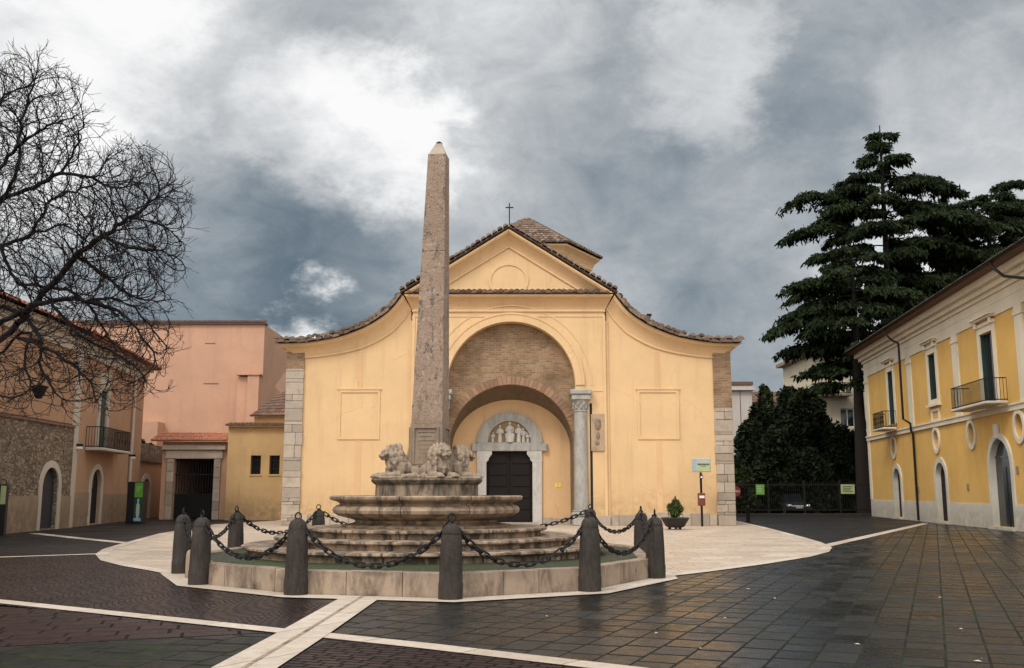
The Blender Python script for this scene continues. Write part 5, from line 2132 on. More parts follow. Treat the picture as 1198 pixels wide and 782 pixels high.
# ================================================================== YELLOW ANNEX, PINK BLOCK, OUTBUILDING
AY = 57.5
an0 = P(263, 600, AY); an1 = P(345, 600, AY)
AF = Frame(Vector((an0.x, AY, 0)), Vector((an1.x, AY, 0)))
annex = empty('yellow_annex', (an0.x, AY, 0), 0, 'small dirty yellow annex with two square windows left of the church', 'building')
Qa = AF.L
zt = Qa(290, 499)[1]
wz0, wz1 = Qa(300, 555)[1], Qa(300, 533)[1]
ws = []
for (a, b) in ((293, 305), (315, 327)):
    ws.append((Qa(a, 545)[0], Qa(b, 545)[0]))
mb = MB().plate([(0, 0), (AF.len, 0), (AF.len, zt), (0, zt)], [rect_loop(a, b, wz0, wz1) for a, b in ws], 0, .4)
mb.box(0, AF.len, .6, 4, 0, zt)
mb.box(0, .4, .402, .6, 0, zt)
mb.build('wall', 'annex_plaster', annex)
for a, b in ws:
    mb = MB()
    mb.box(a, b, .3, .34, wz0, wz1)
    wn = mb.build('window', 'dark_glass', annex)
    mb = MB()
    for k_ in range(4):
        xx = a + (k_ + .5) * (b - a) / 4
        mb.tube([(xx, .1, wz0), (xx, .1, wz1)], .015, 5)
    for zz in (wz0 + .3, wz1 - .3):
        mb.tube([(a, .1, zz), (b, .1, zz)], .015, 5)
    mb.build('window_grille', 'iron', wn)
    MB().box(a - .06, b + .06, -.04, .05, wz0 - .1, wz0 - .002).build('sill', 'annex_plaster', wn)
mb = MB()
tile_patch(mb, bilin((-.1, -.3, zt), (AF.len, -.3, zt), (AF.len, .8, zt + .18), (-.1, .8, zt + .18)), 18, 3, .13, .02, .02)
mb.build('coping', 'tile_brown', annex)

PY = 68.0
pk0 = P(60, 600, PY); pk1 = P(301, 600, PY)
PF = Frame(Vector((pk0.x, PY, 0)), Vector((pk1.x, PY, 0)))
pink = empty('pink_block', (pk0.x, PY, 0), 0, 'tall blank pink building with thin tiled edge behind the gateway', 'building')
Qp = PF.L
zt = Qp(200, 380)[1]
Lp = PF.len
mb = MB()
mb.box(0, Lp, 0, 12, 0, zt)
# side wall turned back with a falling top edge
xs1, zs1 = Qp(321, 452, 3.5)
xs2, zs2 = Qp(345, 478, 6)
v = [(Lp, 0, 0), (Lp, 0, zt), (xs1, 3.5, zs1), (xs1, 3.5, 0), (xs2, 6, zs2), (xs2, 6, 0), (Lp, 12, zt), (Lp, 12, 0)]
mb.add(v, [(0, 3, 2, 1), (3, 5, 4, 2), (1, 2, 6), (2, 4, 6), (4, 5, 7, 6)])
mb.build('wall', 'pink_plaster', pink)
mb = MB()
mb.box(-.2, Lp + .1, -.18, .5, zt + .002, zt + .12)
tile_patch(mb, bilin((-.2, -.25, zt + .12), (Lp + .1, -.25, zt + .12), (Lp + .1, .6, zt + .3), (-.2, .6, zt + .3)), 60, 2, .12)
mb.build('coping', 'tile_brown', pink)
fx0, fz1 = Qp(278, 441, -.5); fx1, _ = Qp(304, 441, -.5)
mb = MB()
mb.box(fx0, fx0 + .75, -.45, -.003, 0, fz1)
mb.box(fx0 + .752, fx1, -.7, -.003, 0, fz1 + .1)
mb.box(fx0 - .05, fx1 + .1, -.8, -.003, fz1 + .102, fz1 + .2)
mb.build('chimney_flue', 'pink_plaster', pink)
mb = MB()
x0, z1 = Qp(144, 495); x1, z0 = Qp(192, 520)
mb.box(Qp(166, 495)[0], Qp(192, 495)[0], -1.2, -.003, 0, Qp(180, 495)[1])
mb.build('low_block', 'pink_plaster', pink)
mb = MB()
for (a, b, c_) in ((240, 402, 12), (238, 449, 18)):
    u_, z_ = Qp(a, b)
    mb.box(u_, u_ + c_ * .059, -.02, -.003, z_ - .03, z_ + .03)
build_each(mb, 'wall_crack', 'soffit', pink)

OY = 62.5
t0 = P(297, 500, OY)
outb = empty('tiled_outbuilding', (t0.x, OY, 0), 0, 'low outbuilding with brown barrel-tile roof squeezed beside the church', 'building')
of = Frame(Vector((t0.x, OY, 0)), Vector((t0.x + 1, OY, 0)))
x1 = of.u(350, 480)
ze = of.z(310, 488); zrid = of.z(330, 458, 3.0)
mb = MB()
mb.box(0, x1, 0, 4, 0, ze)
mb.build('wall', 'annex_plaster', outb)
mb = MB()
tile_patch(mb, bilin((-.2, -.3, ze), (x1, -.3, ze), (x1, 3.2, zrid + .4), (1.2, 3.2, zrid)), 14, 9, .13)
mb.build('roof', 'tile_brown', outb)
rdg = P(322, 452, 84)
o = empty('far_house', (rdg.x - 2, 84, 0), 0, 'far house whose dark red roof shows beside the pink block', 'building')
MB().box(-3, 6, 0, 8, 0, rdg.z - 1.2).build('wall', 'pink_plaster', o)
mb = MB()
tile_patch(mb, bilin((-3.3, -.4, rdg.z - 1.2), (6.3, -.4, rdg.z - 1.2), (6.3, 4, rdg.z + .1), (-3.3, 4, rdg.z + .1)), 36, 10, .12)
mb.add([(-3.3, 4, rdg.z + .1), (6.3, 4, rdg.z + .1), (6.3, 8.4, rdg.z - 1.2), (-3.3, 8.4, rdg.z - 1.2)], [(0, 1, 2, 3)])
mb.build('roof', 'tile_red', o)

# ================================================================== TOTEMS AT LEFT
tp = G(156, 613)
tot = empty('exhibition_totem', (tp.x, tp.y, 0), R(-14), 'tall black display totem with green poster and white statue picture', 'totem')
hT = P(156, 564, tp.y).z
MB().bbox(-.47, .47, -.01, .40, 0, hT, .01).build('case', 'black_plastic', tot)
MB().box(-.02, .45, -.022, -.011, hT * .63, hT - .04).build('green_poster', 'banner_green', tot)
MB().box(-.02, .45, -.022, -.011, .1, hT * .628).build('dark_poster', 'banner_dark', tot)
mb = MB()
mb.lathe([(.06, .25), (.11, .55), (.10, .95), (.035, 1.08), (.065, 1.16), (.05, 1.25), (0, 1.28)], 12, (0, 0))
mb.xform(Matrix.Translation((.22, -.024, 0)) @ Matrix.Diagonal((1, .05, 1, 1)))
mb.build('statue_picture', 'sign_white', tot)
mb = MB()
for k_ in range(3):
    mb.box(.08, .36 - .06 * k_, -.026, -.0225, hT - .28 - k_ * .1, hT - .24 - k_ * .1)
mb.build('poster_text', 'sign_white', tot)
mb = MB()
mb.box(.0, .42, -.026, -.0225, .14, .30)
mb.build('poster_footer', 'sign_blue', tot)

tp = G(1, 627)
tt = empty('lightbox_totem', (tp.x, tp.y, 0), R(-10), 'narrow dark notice board with pale green sheet by rubble wall', 'notice board')
hT = P(1, 567, tp.y).z
MB().bbox(-.18, .16, -.06, .06, 0, hT, .01).build('case', 'black_plastic', tt)
MB().box(-.10, .12, -.072, -.061, P(2, 590, tp.y).z, hT - .05).build('notice_sheet', 'sign_pale', tt)
MB().tube([(.06, 0, hT), (.06, 0, hT + .12), (.06, -.2, hT + .2)], .02, 6).build('lamp_arm', 'iron', tt)

# ================================================================== BACKGROUND RIGHT
# cream apartment block
BY_ = 98.0
b0 = P(958, 500, BY_); b1 = P(1075, 500, BY_)
BF = Frame(Vector((b0.x, BY_, 0)), Vector((b1.x, BY_, 0)))
ap = empty('cream_apartment_block', (b0.x, BY_, 0), 0, 'cream apartment block with roof terrace and balconies behind the cedar', 'building')
Qb = BF.L
zt = Qb(990, 414)[1]
wl = [(983, 1000, 478, 494 + 6), (984, 990, 438, 452), (996, 1003, 438, 455)]
hol = []
wg = []
for (a, b, c_, d_) in wl:
    hol.append(rect_loop(Qb(a, 480)[0], Qb(b, 480)[0], Qb(a, d_)[1], Qb(a, c_)[1]))
    wg.append(hol[-1])
mb = MB()
mb.plate([(0, 0), (BF.len, 0), (BF.len, zt), (0, zt)], hol, 0, .4)
mb.box(0, BF.len, .6, 12, 0, zt)
mb.box(0, .4, .402, .6, 0, zt)
mb.build('wall', 'cream_plaster', ap)
for h in wg:
    mb = MB()
    x0, x1, z0, z1 = h[0][0], h[1][0], h[0][1], h[2][1]
    mb.plate(rect_loop(x0, x1, z0, z1), [rect_loop(x0 + .1, (x0 + x1) / 2 - .04, z0 + .1, z1 - .1), rect_loop((x0 + x1) / 2 + .04, x1 - .1, z0 + .1, z1 - .1)], .2, .28)
    wn = mb.build('window', 'terrace_white', ap)
    MB().box(x0, x1, .3, .34, z0, z1).build('pane', 'dark_glass', wn)
mb = MB()
mb.box(-.8, BF.len + .4, -.9, 12, zt + .002, zt + .35)
mb.build('roof_slab', 'pedestal', ap)
mb = MB()
zz = zt + .35
for k_ in range(9):
    xx = -.6 + k_ * 1.3
    mb.box(xx, xx + .12, -.7, -.58, zz, zz + 1.6)
for q in (.5, 1.0, 1.5):
    mb.box(-.7, BF.len, -.72, -.56, zz + q, zz + q + .12)
for k_ in range(14):
    xx = -.6 + k_ * .8
    mb.box(xx, xx + .15, -.9, 4, zz + 1.62, zz + 1.74)
mb.build('pergola', 'terrace_white', ap)
for (pz, xa, xb_) in ((462, 958, 992), (520, 990, 1040)):
    z_ = Qb(980, pz)[1]
    a, b = Qb(xa, 480)[0], Qb(xb_, 480)[0]
    mb = MB().bbox(a - .2, b, -1.6, -.003, z_ - .25, z_, .03)
    bal = mb.build('balcony', 'pedestal', ap)
    mb = MB()
    railing(mb, [(a - .1, -.05), (a - .1, -1.5), (b - .1, -1.5), (b - .1, -.05)], z_, z_ + 1.05, .16, .02, .035)
    mb.build('balcony_railing', 'iron', bal)

# low pale building beyond the church corner
WY = 92.0
b0 = P(838, 500, WY); b1 = P(881, 500, WY)
wf = Frame(Vector((b0.x, WY, 0)), Vector((b1.x, WY, 0)))
wb_ = empty('pale_building', (b0.x, WY, 0), 0, 'pale pinkish building with heavy parapet beyond the church\'s right corner', 'building')
zt = wf.z(870, 457)
zt2 = wf.z(870, 447)
MB().box(0, wf.len, 0, 9, 0, zt).build('wall', 'white_plaster', wb_)
MB().box(-.2, wf.len - .1, -.02, 9.2, zt + .352, zt2 - .3).build('attic', 'white_plaster', wb_)
MB().box(-.3, wf.len + .25, -.35, 9.3, zt + .002, zt + .35).build('cornice', 'white_plaster', wb_)
MB().box(-.3, wf.len + .1, -.25, 9.3, zt2 - .298, zt2).build('roof', 'tile_brown', wb_)
mb = MB()
u_ = wf.u(866, 480)
mb.box(u_, u_ + .06, -.03, -.003, 0, zt)
mb.build('wall_joint', 'soffit', wb_)
MB().box(.9, 1.9, 2, 3, zt2, zt2 + 1.0).build('chimney', 'tile_brown', wb_)

HY = 125.0
b0 = P(880, 500, HY); b1 = P(1000, 500, HY)
fh = empty('long_roofed_house', (b0.x, HY, 0), 0, 'distant long house with brown roof behind the evergreen trees', 'building')
hf = Frame(Vector((b0.x, HY, 0)), Vector((b1.x, HY, 0)))
ze = hf.z(940, 472); zr = hf.z(940, 459)
MB().box(0, hf.len, 0, 8, 0, ze).build('wall', 'cream_plaster', fh)
mb = MB()
tile_patch(mb, bilin((-.5, -.6, ze), (hf.len, -.6, ze), (hf.len, 4, zr + .4), (-.5, 4, zr + .4)), 50, 8, .15)
mb.add([(-.5, 4, zr + .4), (hf.len, 4, zr + .4), (hf.len, 9, ze), (-.5, 9, ze)], [(0, 1, 2, 3)])
mb.build('roof', 'tile_brown', fh)

# iron fence closing the square
FY = 68.6
f0 = P(858, 603, FY); f1 = P(1026, 603, FY)
fence = empty('iron_fence', (f0.x, FY, 0), 0, 'black iron fence with tall bars below the dark evergreens', 'fence')
mb = MB()
Lf = f1.x - f0.x
for k_ in range(int(Lf / .14)):
    xx = k_ * .14
    mb.tube([(xx, 0, .3), (xx, 0, 2.3)], .018, 4, False)
mb.box(0, Lf, -.03, .03, .35, .43)
mb.box(0, Lf, -.03, .03, 2.05, 2.13)
mb.build('bar_panel', 'iron', fence)
MB().box(0, Lf, -.12, .12, 0, .16).build('base_wall', 'bollard', fence)
for k_ in range(5):
    xx = k_ * Lf / 4
    MB().bbox(xx - .06, xx + .06, -.06, .06, .0, 2.4).build('post', 'iron', fence)


def fence_sign(px0, px1, py0, py1, name, material, label, split=None):
    a = P(px0, py1, FY - .2); b = P(px1, py0, FY - .2)
    e = empty(name, ((a.x + b.x) / 2, FY - .2, a.z), 0, label, 'sign')
    w_, h_ = b.x - a.x, b.z - a.z
    MB().bbox(-w_ / 2, w_ / 2, -.02, .02, 0, h_, .005).build('panel', material, e)
    mb = MB()
    for k_ in range(4):
        zz = h_ * (.78 - k_ * .17)
        mb.box(-w_ * .36, w_ * random.uniform(.1, .36), -.026, -.021, zz - .03, zz + .02)
    mb.build('lettering', 'sign_ink' if split is None else 'sign_white', e)
    return e


e = fence_sign(884.5, 894, 567, 579, 'notice_sign', 'banner_green', 'small bright green notice hung on the fence, near the church', 1)
fence_sign(984, 999.5, 567, 578, 'notice_sign', 'sign_pale', 'wide pale yellow-green notice hung on the fence, near the yellow townhouse')

# parked car behind the fence, in the shade
cp = P(926, 598, 73)
car = empty('parked_car', (cp.x, 73, 0), 0, 'dark parked car in shade behind the fence, facing the square', 'car')
mb = MB()
prof = [(-.86, .35), (-.88, .62), (-.84, .82), (-.78, .92), (.78, .92), (.84, .82), (.88, .62), (.86, .35)]
secs = [(-2.05, .90, .80), (-1.95, 1.0, .92), (-.9, 1.0, 1.04), (1.6, 1.0, 1.04), (2.0, .95, .98), (2.05, .9, .85)]
v, f = [], []
for (y, sc_, hs) in secs:
    for (a, b) in prof:
        v.append((a * sc_, y, .32 + (b - .35) * hs * (.75 if y < -.95 else .95)))
k = len(prof)
for i in range(len(secs) - 1):
    for j in range(k):
        f.append((i * k + j, i * k + (j + 1) % k, (i + 1) * k + (j + 1) % k, (i + 1) * k + j))
f.append(tuple(range(k))); f.append(tuple((len(secs) - 1) * k + j for j in range(k))[::-1])
mb.add(v, f, True)
mb.build('body', 'car_paint', car)
mb = MB()
v = [(-.74, -.95, .86), (.74, -.95, .86), (.60, -.25, 1.40), (-.60, -.25, 1.40), (-.78, 1.85, .88), (.78, 1.85, .88), (.60, 1.3, 1.40), (-.60, 1.3, 1.40)]
mb.add(v, [(0, 1, 2, 3), (1, 5, 6, 2), (5, 4, 7, 6), (4, 0, 3, 7)])
mb.build('windows', 'dark_glass', car)
mb = MB().bbox(-.62, .62, -.28, 1.34, 1.39, 1.45, .03)
mb.build('car_roof', 'car_paint', car)
for s in (-1, 1):
    MB().sphere((s * .66, -2.0, .64), (.17, .08, .09)).build('headlight', 'headlight', car)
    for y in (-1.3, 1.3):
        wm = MB()
        wm.lathe([(.0, -.1), (.31, -.1), (.32, -.06), (.32, .06), (.31, .1), (0, .1)], 20)
        wm.xform(Matrix.Translation((s * .78, y, .32)) @ Matrix.Rotation(PI / 2, 4, 'Y'))
        wm.build('wheel', 'rubber', car)
MB().bbox(-.26, .26, -2.08, -2.05, .45, .56).build('number_plate', 'sign_white', car)
MB().box(-.55, .55, -2.07, -1.98, .58, .66).build('grille', 'headlight', car)

# red road sign just behind the church corner, and a dark post
rp = P(860.5, 575, 57)
rs = empty('road_sign', (rp.x, 57, 0), 0, 'round red sign half hidden behind the church\'s right corner', 'sign')
MB().tube([(0, .04, 0), (0, .04, rp.z + .3)], .035, 8).build('pole', 'iron', rs)
mb = MB().lathe([(0, -.015), (.30, -.015), (.30, .015), (0, .015)], 28)
mb.xform(Matrix.Translation((0, -.02, rp.z)) @ Matrix.Rotation(PI / 2, 4, 'X'))
mb.build('disc', 'red_paint', rs)
MB().box(-.22, .22, -.045, -.037, rp.z - .06, rp.z + .06).build('bar', 'sign_white', rs)
bp = G(875.5, 611.5)
o = MB().lathe([(0, 0), (.14, 0), (.14, .06), (.10, .09), (.10, .72), (.12, .75), (.12, .8), (.06, .9), (0, .92)], 16).build('iron_post', 'iron')
o.location = bp
tag(o, 'short black iron post at the pavement edge right of the church', 'post')


# ================================================================== TREES
def evergreen(px, py_top, Y, wpx, label, seed, material='evergreen', n=9000, base_py=600):
    rg = random.Random(seed)
    top = P(px, py_top, Y)
    hgt = top.z
    r = wpx / FPX * Y / 2
    e = empty('evergreen_tree', (top.x, Y, 0), 0, label, 'tree', 'dark evergreens between the church and the yellow townhouse')
    cs = []
    for k_ in range(26):
        q = rg.random() ** .8
        z = hgt * (.05 + .87 * q)
        rr = r * (1.0 - .75 * max(0, q - .35) / .65)
        a = rg.uniform(0, 2 * PI)
        d = rr * rg.uniform(.2, .8)
        cr = r * rg.uniform(.26, .5)
        cs.append(((d * math.cos(a), d * math.sin(a) * .8, z), (cr, cr, cr * rg.uniform(.7, 1.2))))
    cs.append(((0, 0, hgt - r * .3), (r * .25, r * .25, r * .32)))
    cs.append(((0, 0, hgt * .42), (r * .75, r * .6, hgt * .42)))
    cs.append(((0, 0, .9), (r * .95, r * .7, 1.0)))
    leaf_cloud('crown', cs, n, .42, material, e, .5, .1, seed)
    mb = MB()
    mb.tube([(0, 0, 0), (.1, 0, hgt * .4), (0, .1, hgt * .8)], [.22, .15, .04], 8)
    for k_ in range(7):
        c_, _ = cs[k_]
        mb.tube([(0, 0, c_[2] * .6), (c_[0], c_[1], c_[2])], [.08, .02], 5)
    mb.build('trunk', 'bark', e)
    return e


evergreen(874, 492, 76, 56, 'dark round evergreen directly beside the church\'s right corner', 1, n=7000)
evergreen(893, 449, 88, 42, 'taller green evergreen beside the pale building', 2, 'laurel', 6000)
evergreen(925, 452, 80, 62, 'tall pointed dark evergreen in the middle of the clump', 3, n=11000)
evergreen(951, 456, 83, 50, 'dark evergreen with twin tips left of the apartment block', 4, n=9000)
evergreen(976, 500, 79, 60, 'dark bushy evergreen below the apartment balcony', 5, n=9000)
evergreen(905, 498, 74, 60, 'broad dark evergreen in front of the pointed one', 6, n=9000)
evergreen(1006, 512, 82, 56, 'dark evergreen behind the big cedar trunk', 7, n=8000)
evergreen(867, 545, 70, 34, 'low light-leaved evergreen bush at the fence by the church corner', 8, 'laurel', 3500)
evergreen(945, 530, 77, 80, 'low wide evergreen behind the fence between the two notices', 10, n=9000)
evergreen(958, 478, 82, 64, 'dark evergreen whose rounded top fills the gap left of the balcony', 14, n=9000)
evergreen(910, 474, 86, 60, 'dark evergreen behind the broad one, left of the pointed tip', 15, n=9000)
evergreen(888, 470, 84, 52, 'dark evergreen filling the gap beside the pale building', 16, n=8000)
evergreen(994, 506, 80, 52, 'dark evergreen under the apartment window, touching the cedar trunk', 17, n=8000)
evergreen(1018, 540, 76, 50, 'low evergreen beside the yellow townhouse corner', 12, n=6000)


def cedar(px, py_top, Y, px_base, spread_px, z_first, label, seed, n_br=46, prof=None, dens=1.0, reach=()):
    rg = np.random.default_rng(seed)
    rr = random.Random(seed)
    top = P(px, py_top, Y)
    bx = P(px_base, 575, Y).x
    H_ = top.z
    e = empty('cedar_tree', (bx, Y, 0), 0, label, 'tree', 'tall dark cedars behind the yellow townhouse')
    tx = top.x - bx
    R_ = spread_px / FPX * Y

    def trunk_at(z):
        q = z / H_
        return Vector((tx * q ** 1.3, 0, z))
    mb = MB()
    zs_ = [H_ * i / 14 for i in range(15)]
    mb.tube([trunk_at(z) for z in zs_], [max(.04, .50 * (1 - z / H_) ** .8 + .03) for z in zs_], 10)
    tips = []
    segs = []
    for i in range(n_br + len(reach)):
        q = (i + .5) / n_br
        z = z_first + (H_ * .985 - z_first) * q ** .92
        rel = (z - z_first) / (H_ - z_first)
        Lm = R_ * (prof(rel) if prof else (1 - rel) ** .7) * rr.uniform(.72, 1.12)
        az = i * 2.39996 + rr.uniform(-.5, .5)
        if rr.random() < .35: Lm *= rr.uniform(.4, .75)
        if i >= n_br:
            pt_, ptx = reach[i - n_br]
            z = P(px, pt_, Y).z
            Lm = abs(ptx - px) / FPX * Y * 1.02
            az = (0 if ptx > px else PI) + rr.uniform(-.3, .3)
        p0 = trunk_at(z)
        dirh = Vector((math.cos(az), math.sin(az), 0))
        rise = rr.uniform(.02, .38)
        nseg = 7
        pts = []
        for j in range(nseg + 1):
            s_ = j / nseg
            zz = z + Lm * (rise * s_ - (.22 + .25 * rise) * s_ ** 2.6)
            pts.append(p0 + dirh * Lm * s_ + Vector((math.sin(s_ * 5 + i) * .03 * Lm, math.cos(s_ * 4 + i) * .03 * Lm, zz - z)))
        mb.tube(pts, [max(.015, .035 * Lm * .35 * (1 - .9 * j / nseg) + .015) for j in range(nseg + 1)], 5, False)
        segs.append((pts, Lm))
        # side twigs in a flat spray
        nt_ = int(8 + Lm * 4.5)
        for k_ in range(nt_):
            s_ = rr.uniform(.22, 1.0)
            jf = s_ * nseg
            j = min(int(jf), nseg - 1)
            pb = pts[j].lerp(pts[j + 1], jf - j)
            sd = Vector((-dirh.y, dirh.x, 0)) * rr.choice((-1, 1))
            tl = Lm * .40 * rr.uniform(.5, 1.15) * (1.2 - .65 * s_) + .3
            d = (dirh * .7 + sd * rr.uniform(.4, 1.0)).normalized()
            segs.append(([pb, pb + d * tl * .5 + Vector((0, 0, .05 * tl)), pb + d * tl - Vector((0, 0, .20 * tl + .08))], tl))
    mb.build('trunk', 'bark_cedar', e)
    # needle sprays hung along all twigs
    P0 = []
    AX = []
    for pts, L in segs:
        nn = int((L * 22 + 8) * dens)
        for _ in range(nn):
            s_ = rr.uniform(.25 if len(pts) > 3 else .05, 1.0) * (len(pts) - 1)
            j = min(int(s_), len(pts) - 2)
            p = pts[j].lerp(pts[j + 1], s_ - j)
            a = (pts[j + 1] - pts[j]).normalized()
            P0.append(p)
            AX.append(a)
    P0 = np.array(P0); AX = np.array(AX)
    n_ = len(P0)
    P0 = P0 + rg.normal(size=(n_, 3)) * np.array([.16, .16, .09])
    ax = AX * .5 + rg.normal(size=(n_, 3)) * np.array([.55, .55, .25])
    ax[:, 2] -= .62
    ax /= np.linalg.norm(ax, axis=1)[:, None]
    L = rg.uniform(.25, .70, n_)[:, None]
    sd = np.cross(ax, rg.normal(size=(n_, 3)))
    sd /= np.linalg.norm(sd, axis=1)[:, None] + 1e-9
    wd = rg.uniform(.045, .10, n_)[:, None]
    V = np.stack([P0 - sd * wd, P0 + ax * L * .55 - sd * wd * 1.1 , P0 + ax * L, P0 + ax * L * .5 + sd * wd * 1.2], 1).reshape(-1, 3)
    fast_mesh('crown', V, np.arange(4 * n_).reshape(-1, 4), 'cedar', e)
    return e


def prof_a(r):     # tall one: narrow conical top, wide level layers below
    if r > .86: return .06 + (1 - r) * 1.25
    if r > .74: return .24 + (.86 - r) * 2.4
    return .60 + .20 * math.sin(r * 13) - .25 * max(0, .3 - r)


cedar(1029, 147, 78, 1052, 122, 10.0, 'tallest dark cedar with pointed top standing behind the yellow townhouse', 21, 54, prof_a, 1.0, [(205, 1118), (215, 1090), (238, 932), (262, 1148), (275, 928), (300, 1150), (332, 925), (250, 960), (345, 1140), (225, 985)])
cedar(996, 290, 71.5, 1010, 92, 8.6, 'cedar with thick bare trunk at the yellow townhouse\'s far corner', 22, 34, lambda r: (.78 + .22 * math.sin(r * 9)) if r < .8 else .78 * (1 - r) / .2 + .06, 1.0, [(382, 906), (360, 918), (395, 1075), (330, 924)])
cedar(1160, 222, 88, 1150, 118, 9.0, 'cedar with flat crown above the yellow townhouse\'s roof', 23, 54, lambda r: 1.0 - .62 * r, 1.2, [(262, 1215), (250, 1110)])
cedar(1206, 212, 92, 1215, 122, 9.5, 'cedar at the photo\'s right edge above the roof', 24, 52, lambda r: .95 - .55 * r, 1.2)
cedar(1104, 236, 95, 1098, 112, 11.0, 'cedar in the gap between the tallest cedar and the flat-crowned one', 25, 44, lambda r: .85 - .5 * r, 1.1)


# bare tree: limbs led by hand, boughs and twigs grown from them
def bare_tree():
    Y0 = 24.0
    rr = random.Random(99)
    tb = G(-135, 650)
    base = Vector((P(-135, 500, Y0).x, Y0, 0))
    e = empty('bare_tree', base, 0, 'large leafless tree with dark spreading twigs at far left', 'tree')
    tk = MB()
    fork = P(-120, 430, Y0) - base
    tk.tube([(0, 0, -.05), (.03, 0, .5), (0, .05, 1.6), fork * .8 + Vector((0, 0, 0)), fork], [.62, .46, .40, .38, .34], 14)
    limbs = [
        ([(-120, 430), (-40, 415), (0, 398), (50, 345), (90, 300), (122, 275), (150, 256), (176, 239), (203, 205)], 24, 22.2, .22),
        ([(-120, 430), (-60, 350), (-20, 300), (0, 288), (36, 276), (76, 264), (104, 286), (128, 300), (160, 318), (200, 322)], 24, 25.5, .17),
        ([(-120, 430), (-70, 320), (-30, 262), (0, 236), (39, 219), (70, 202), (88, 176), (98, 140)], 24, 23.0, .17),
        ([(-120, 430), (-80, 300), (-40, 240), (0, 197), (29, 163), (62, 147), (100, 133)], 24, 21.5, .15),
        ([(-120, 430), (-95, 260), (-50, 170), (-10, 130), (20, 105), (45, 100)], 24, 24.5, .15),
        ([(-120, 430), (-30, 390), (10, 372), (60, 352), (100, 352), (140, 366), (168, 395), (185, 430)], 24, 21.8, .15),
        ([(-120, 430), (-40, 400), (0, 360), (30, 372), (48, 400), (46, 430), (60, 452), (80, 486)], 24, 22.6, .11),
        ([(-120, 430), (-50, 430), (-10, 420), (20, 395), (36, 392), (28, 430), (36, 455), (10, 470)], 24, 23.4, .10),
        ([(122, 275), (150, 290), (178, 292), (205, 300), (218, 318)], 22.8, 22.4, .06),
        ([(90, 300), (120, 320), (150, 345), (182, 352), (205, 350)], 23.2, 22.0, .06),
        ([(150, 256), (185, 262), (205, 275), (216, 290)], 22.6, 22.9, .05),
        ([(36, 276), (60, 235), (88, 225), (120, 212)], 24.6, 24.0, .06),
        ([(70, 202), (100, 205), (125, 218)], 23.2, 23.3, .05),
        ([(0, 288), (20, 330), (50, 335), (90, 345), (115, 372), (130, 400)], 24.4, 23.6, .07),
        ([(0, 236), (20, 200), (25, 150), (40, 95)], 23.4, 22.6, .07),
        ([(60, 352), (90, 390), (118, 405), (148, 422), (170, 442)], 22.2, 22.9, .05),
        ([(100, 352), (140, 352), (168, 372), (188, 398), (196, 415)], 22, 23.2, .05),
        ([(20, 395), (60, 410), (100, 440), (112, 470)], 22.8, 22.2, .04),
        ([(-120, 430), (-160, 330), (-220, 220), (-280, 150)], 24, 25, .16),
        ([(-120, 430), (-190, 370), (-290, 320), (-380, 280)], 24, 23, .15),
        ([(-120, 430), (-130, 280), (-140, 150), (-130, 60)], 24, 24.5, .16),
    ]
    from mathutils.kdtree import KDTree
    nodes, parent, rad_min = [], [], []
    for li, (path, ya, yb, r0) in enumerate(limbs):
        n_ = len(path)
        ctl = [P(px, py, ya + (yb - ya) * (i / (n_ - 1))) - base for i, (px, py) in enumerate(path)]
        pts = []
        for i in range(n_ - 1):
            p0, p1, p2, p3 = ctl[max(i - 1, 0)], ctl[i], ctl[i + 1], ctl[min(i + 2, n_ - 1)]
            m4 = max(3, int((p2 - p1).length / .16))
            for j in range(m4):
                t_ = j / m4
                pts.append(.5 * ((2 * p1) + (p2 - p0) * t_ + (2 * p0 - 5 * p1 + 4 * p2 - p3) * t_ ** 2 + (3 * p1 - p0 - 3 * p2 + p3) * t_ ** 3))
        pts.append(ctl[-1])
        wob = [Vector((rr.gauss(0, .02), rr.gauss(0, .04), rr.gauss(0, .02))) for _ in pts]
        par = -1
        if nodes:
            par = min(range(len(nodes)), key=lambda q: (nodes[q] - pts[0]).length)
        for i, p in enumerate(pts):
            if i == 0 and par >= 0 and (nodes[par] - p).length < .25:
                continue
            nodes.append(p + wob[i])
            parent.append(par)
            par = len(nodes) - 1
    # points the twigs reach for: rounded lobes of the crown
    lobes_ = [((18, 165), 98, 112, 23.0, 2.3, 3000), ((150, 262), 72, 96, 22.6, 1.9, 2800), ((122, 395), 88, 92, 22.6, 1.7, 1700), ((40, 300), 110, 95, 23.6, 2.4, 2200),
              ((25, 430), 66, 62, 22.8, 1.3, 600), ((-90, 240), 130, 170, 24.0, 3.0, 1100), ((-220, 260), 160, 150, 24.0, 3.0, 500)]
    att = []
    for (c_, rx, ry, yc, ry_d, cnt) in lobes_:
        for _ in range(cnt):
            while True:
                u_ = Vector((rr.uniform(-1, 1), rr.uniform(-1, 1), rr.uniform(-1, 1)))
                l_ = u_.length
                if l_ < 1 + .10 * mnoise.noise(u_ * 3.5 + Vector((yc, 0, 0))) - .04: break
            att.append(P(c_[0] + u_.x * rx, c_[1] + u_.y * ry, yc + u_.z * ry_d) - base)
    STEP, KILL = .15, .16
    alive = att
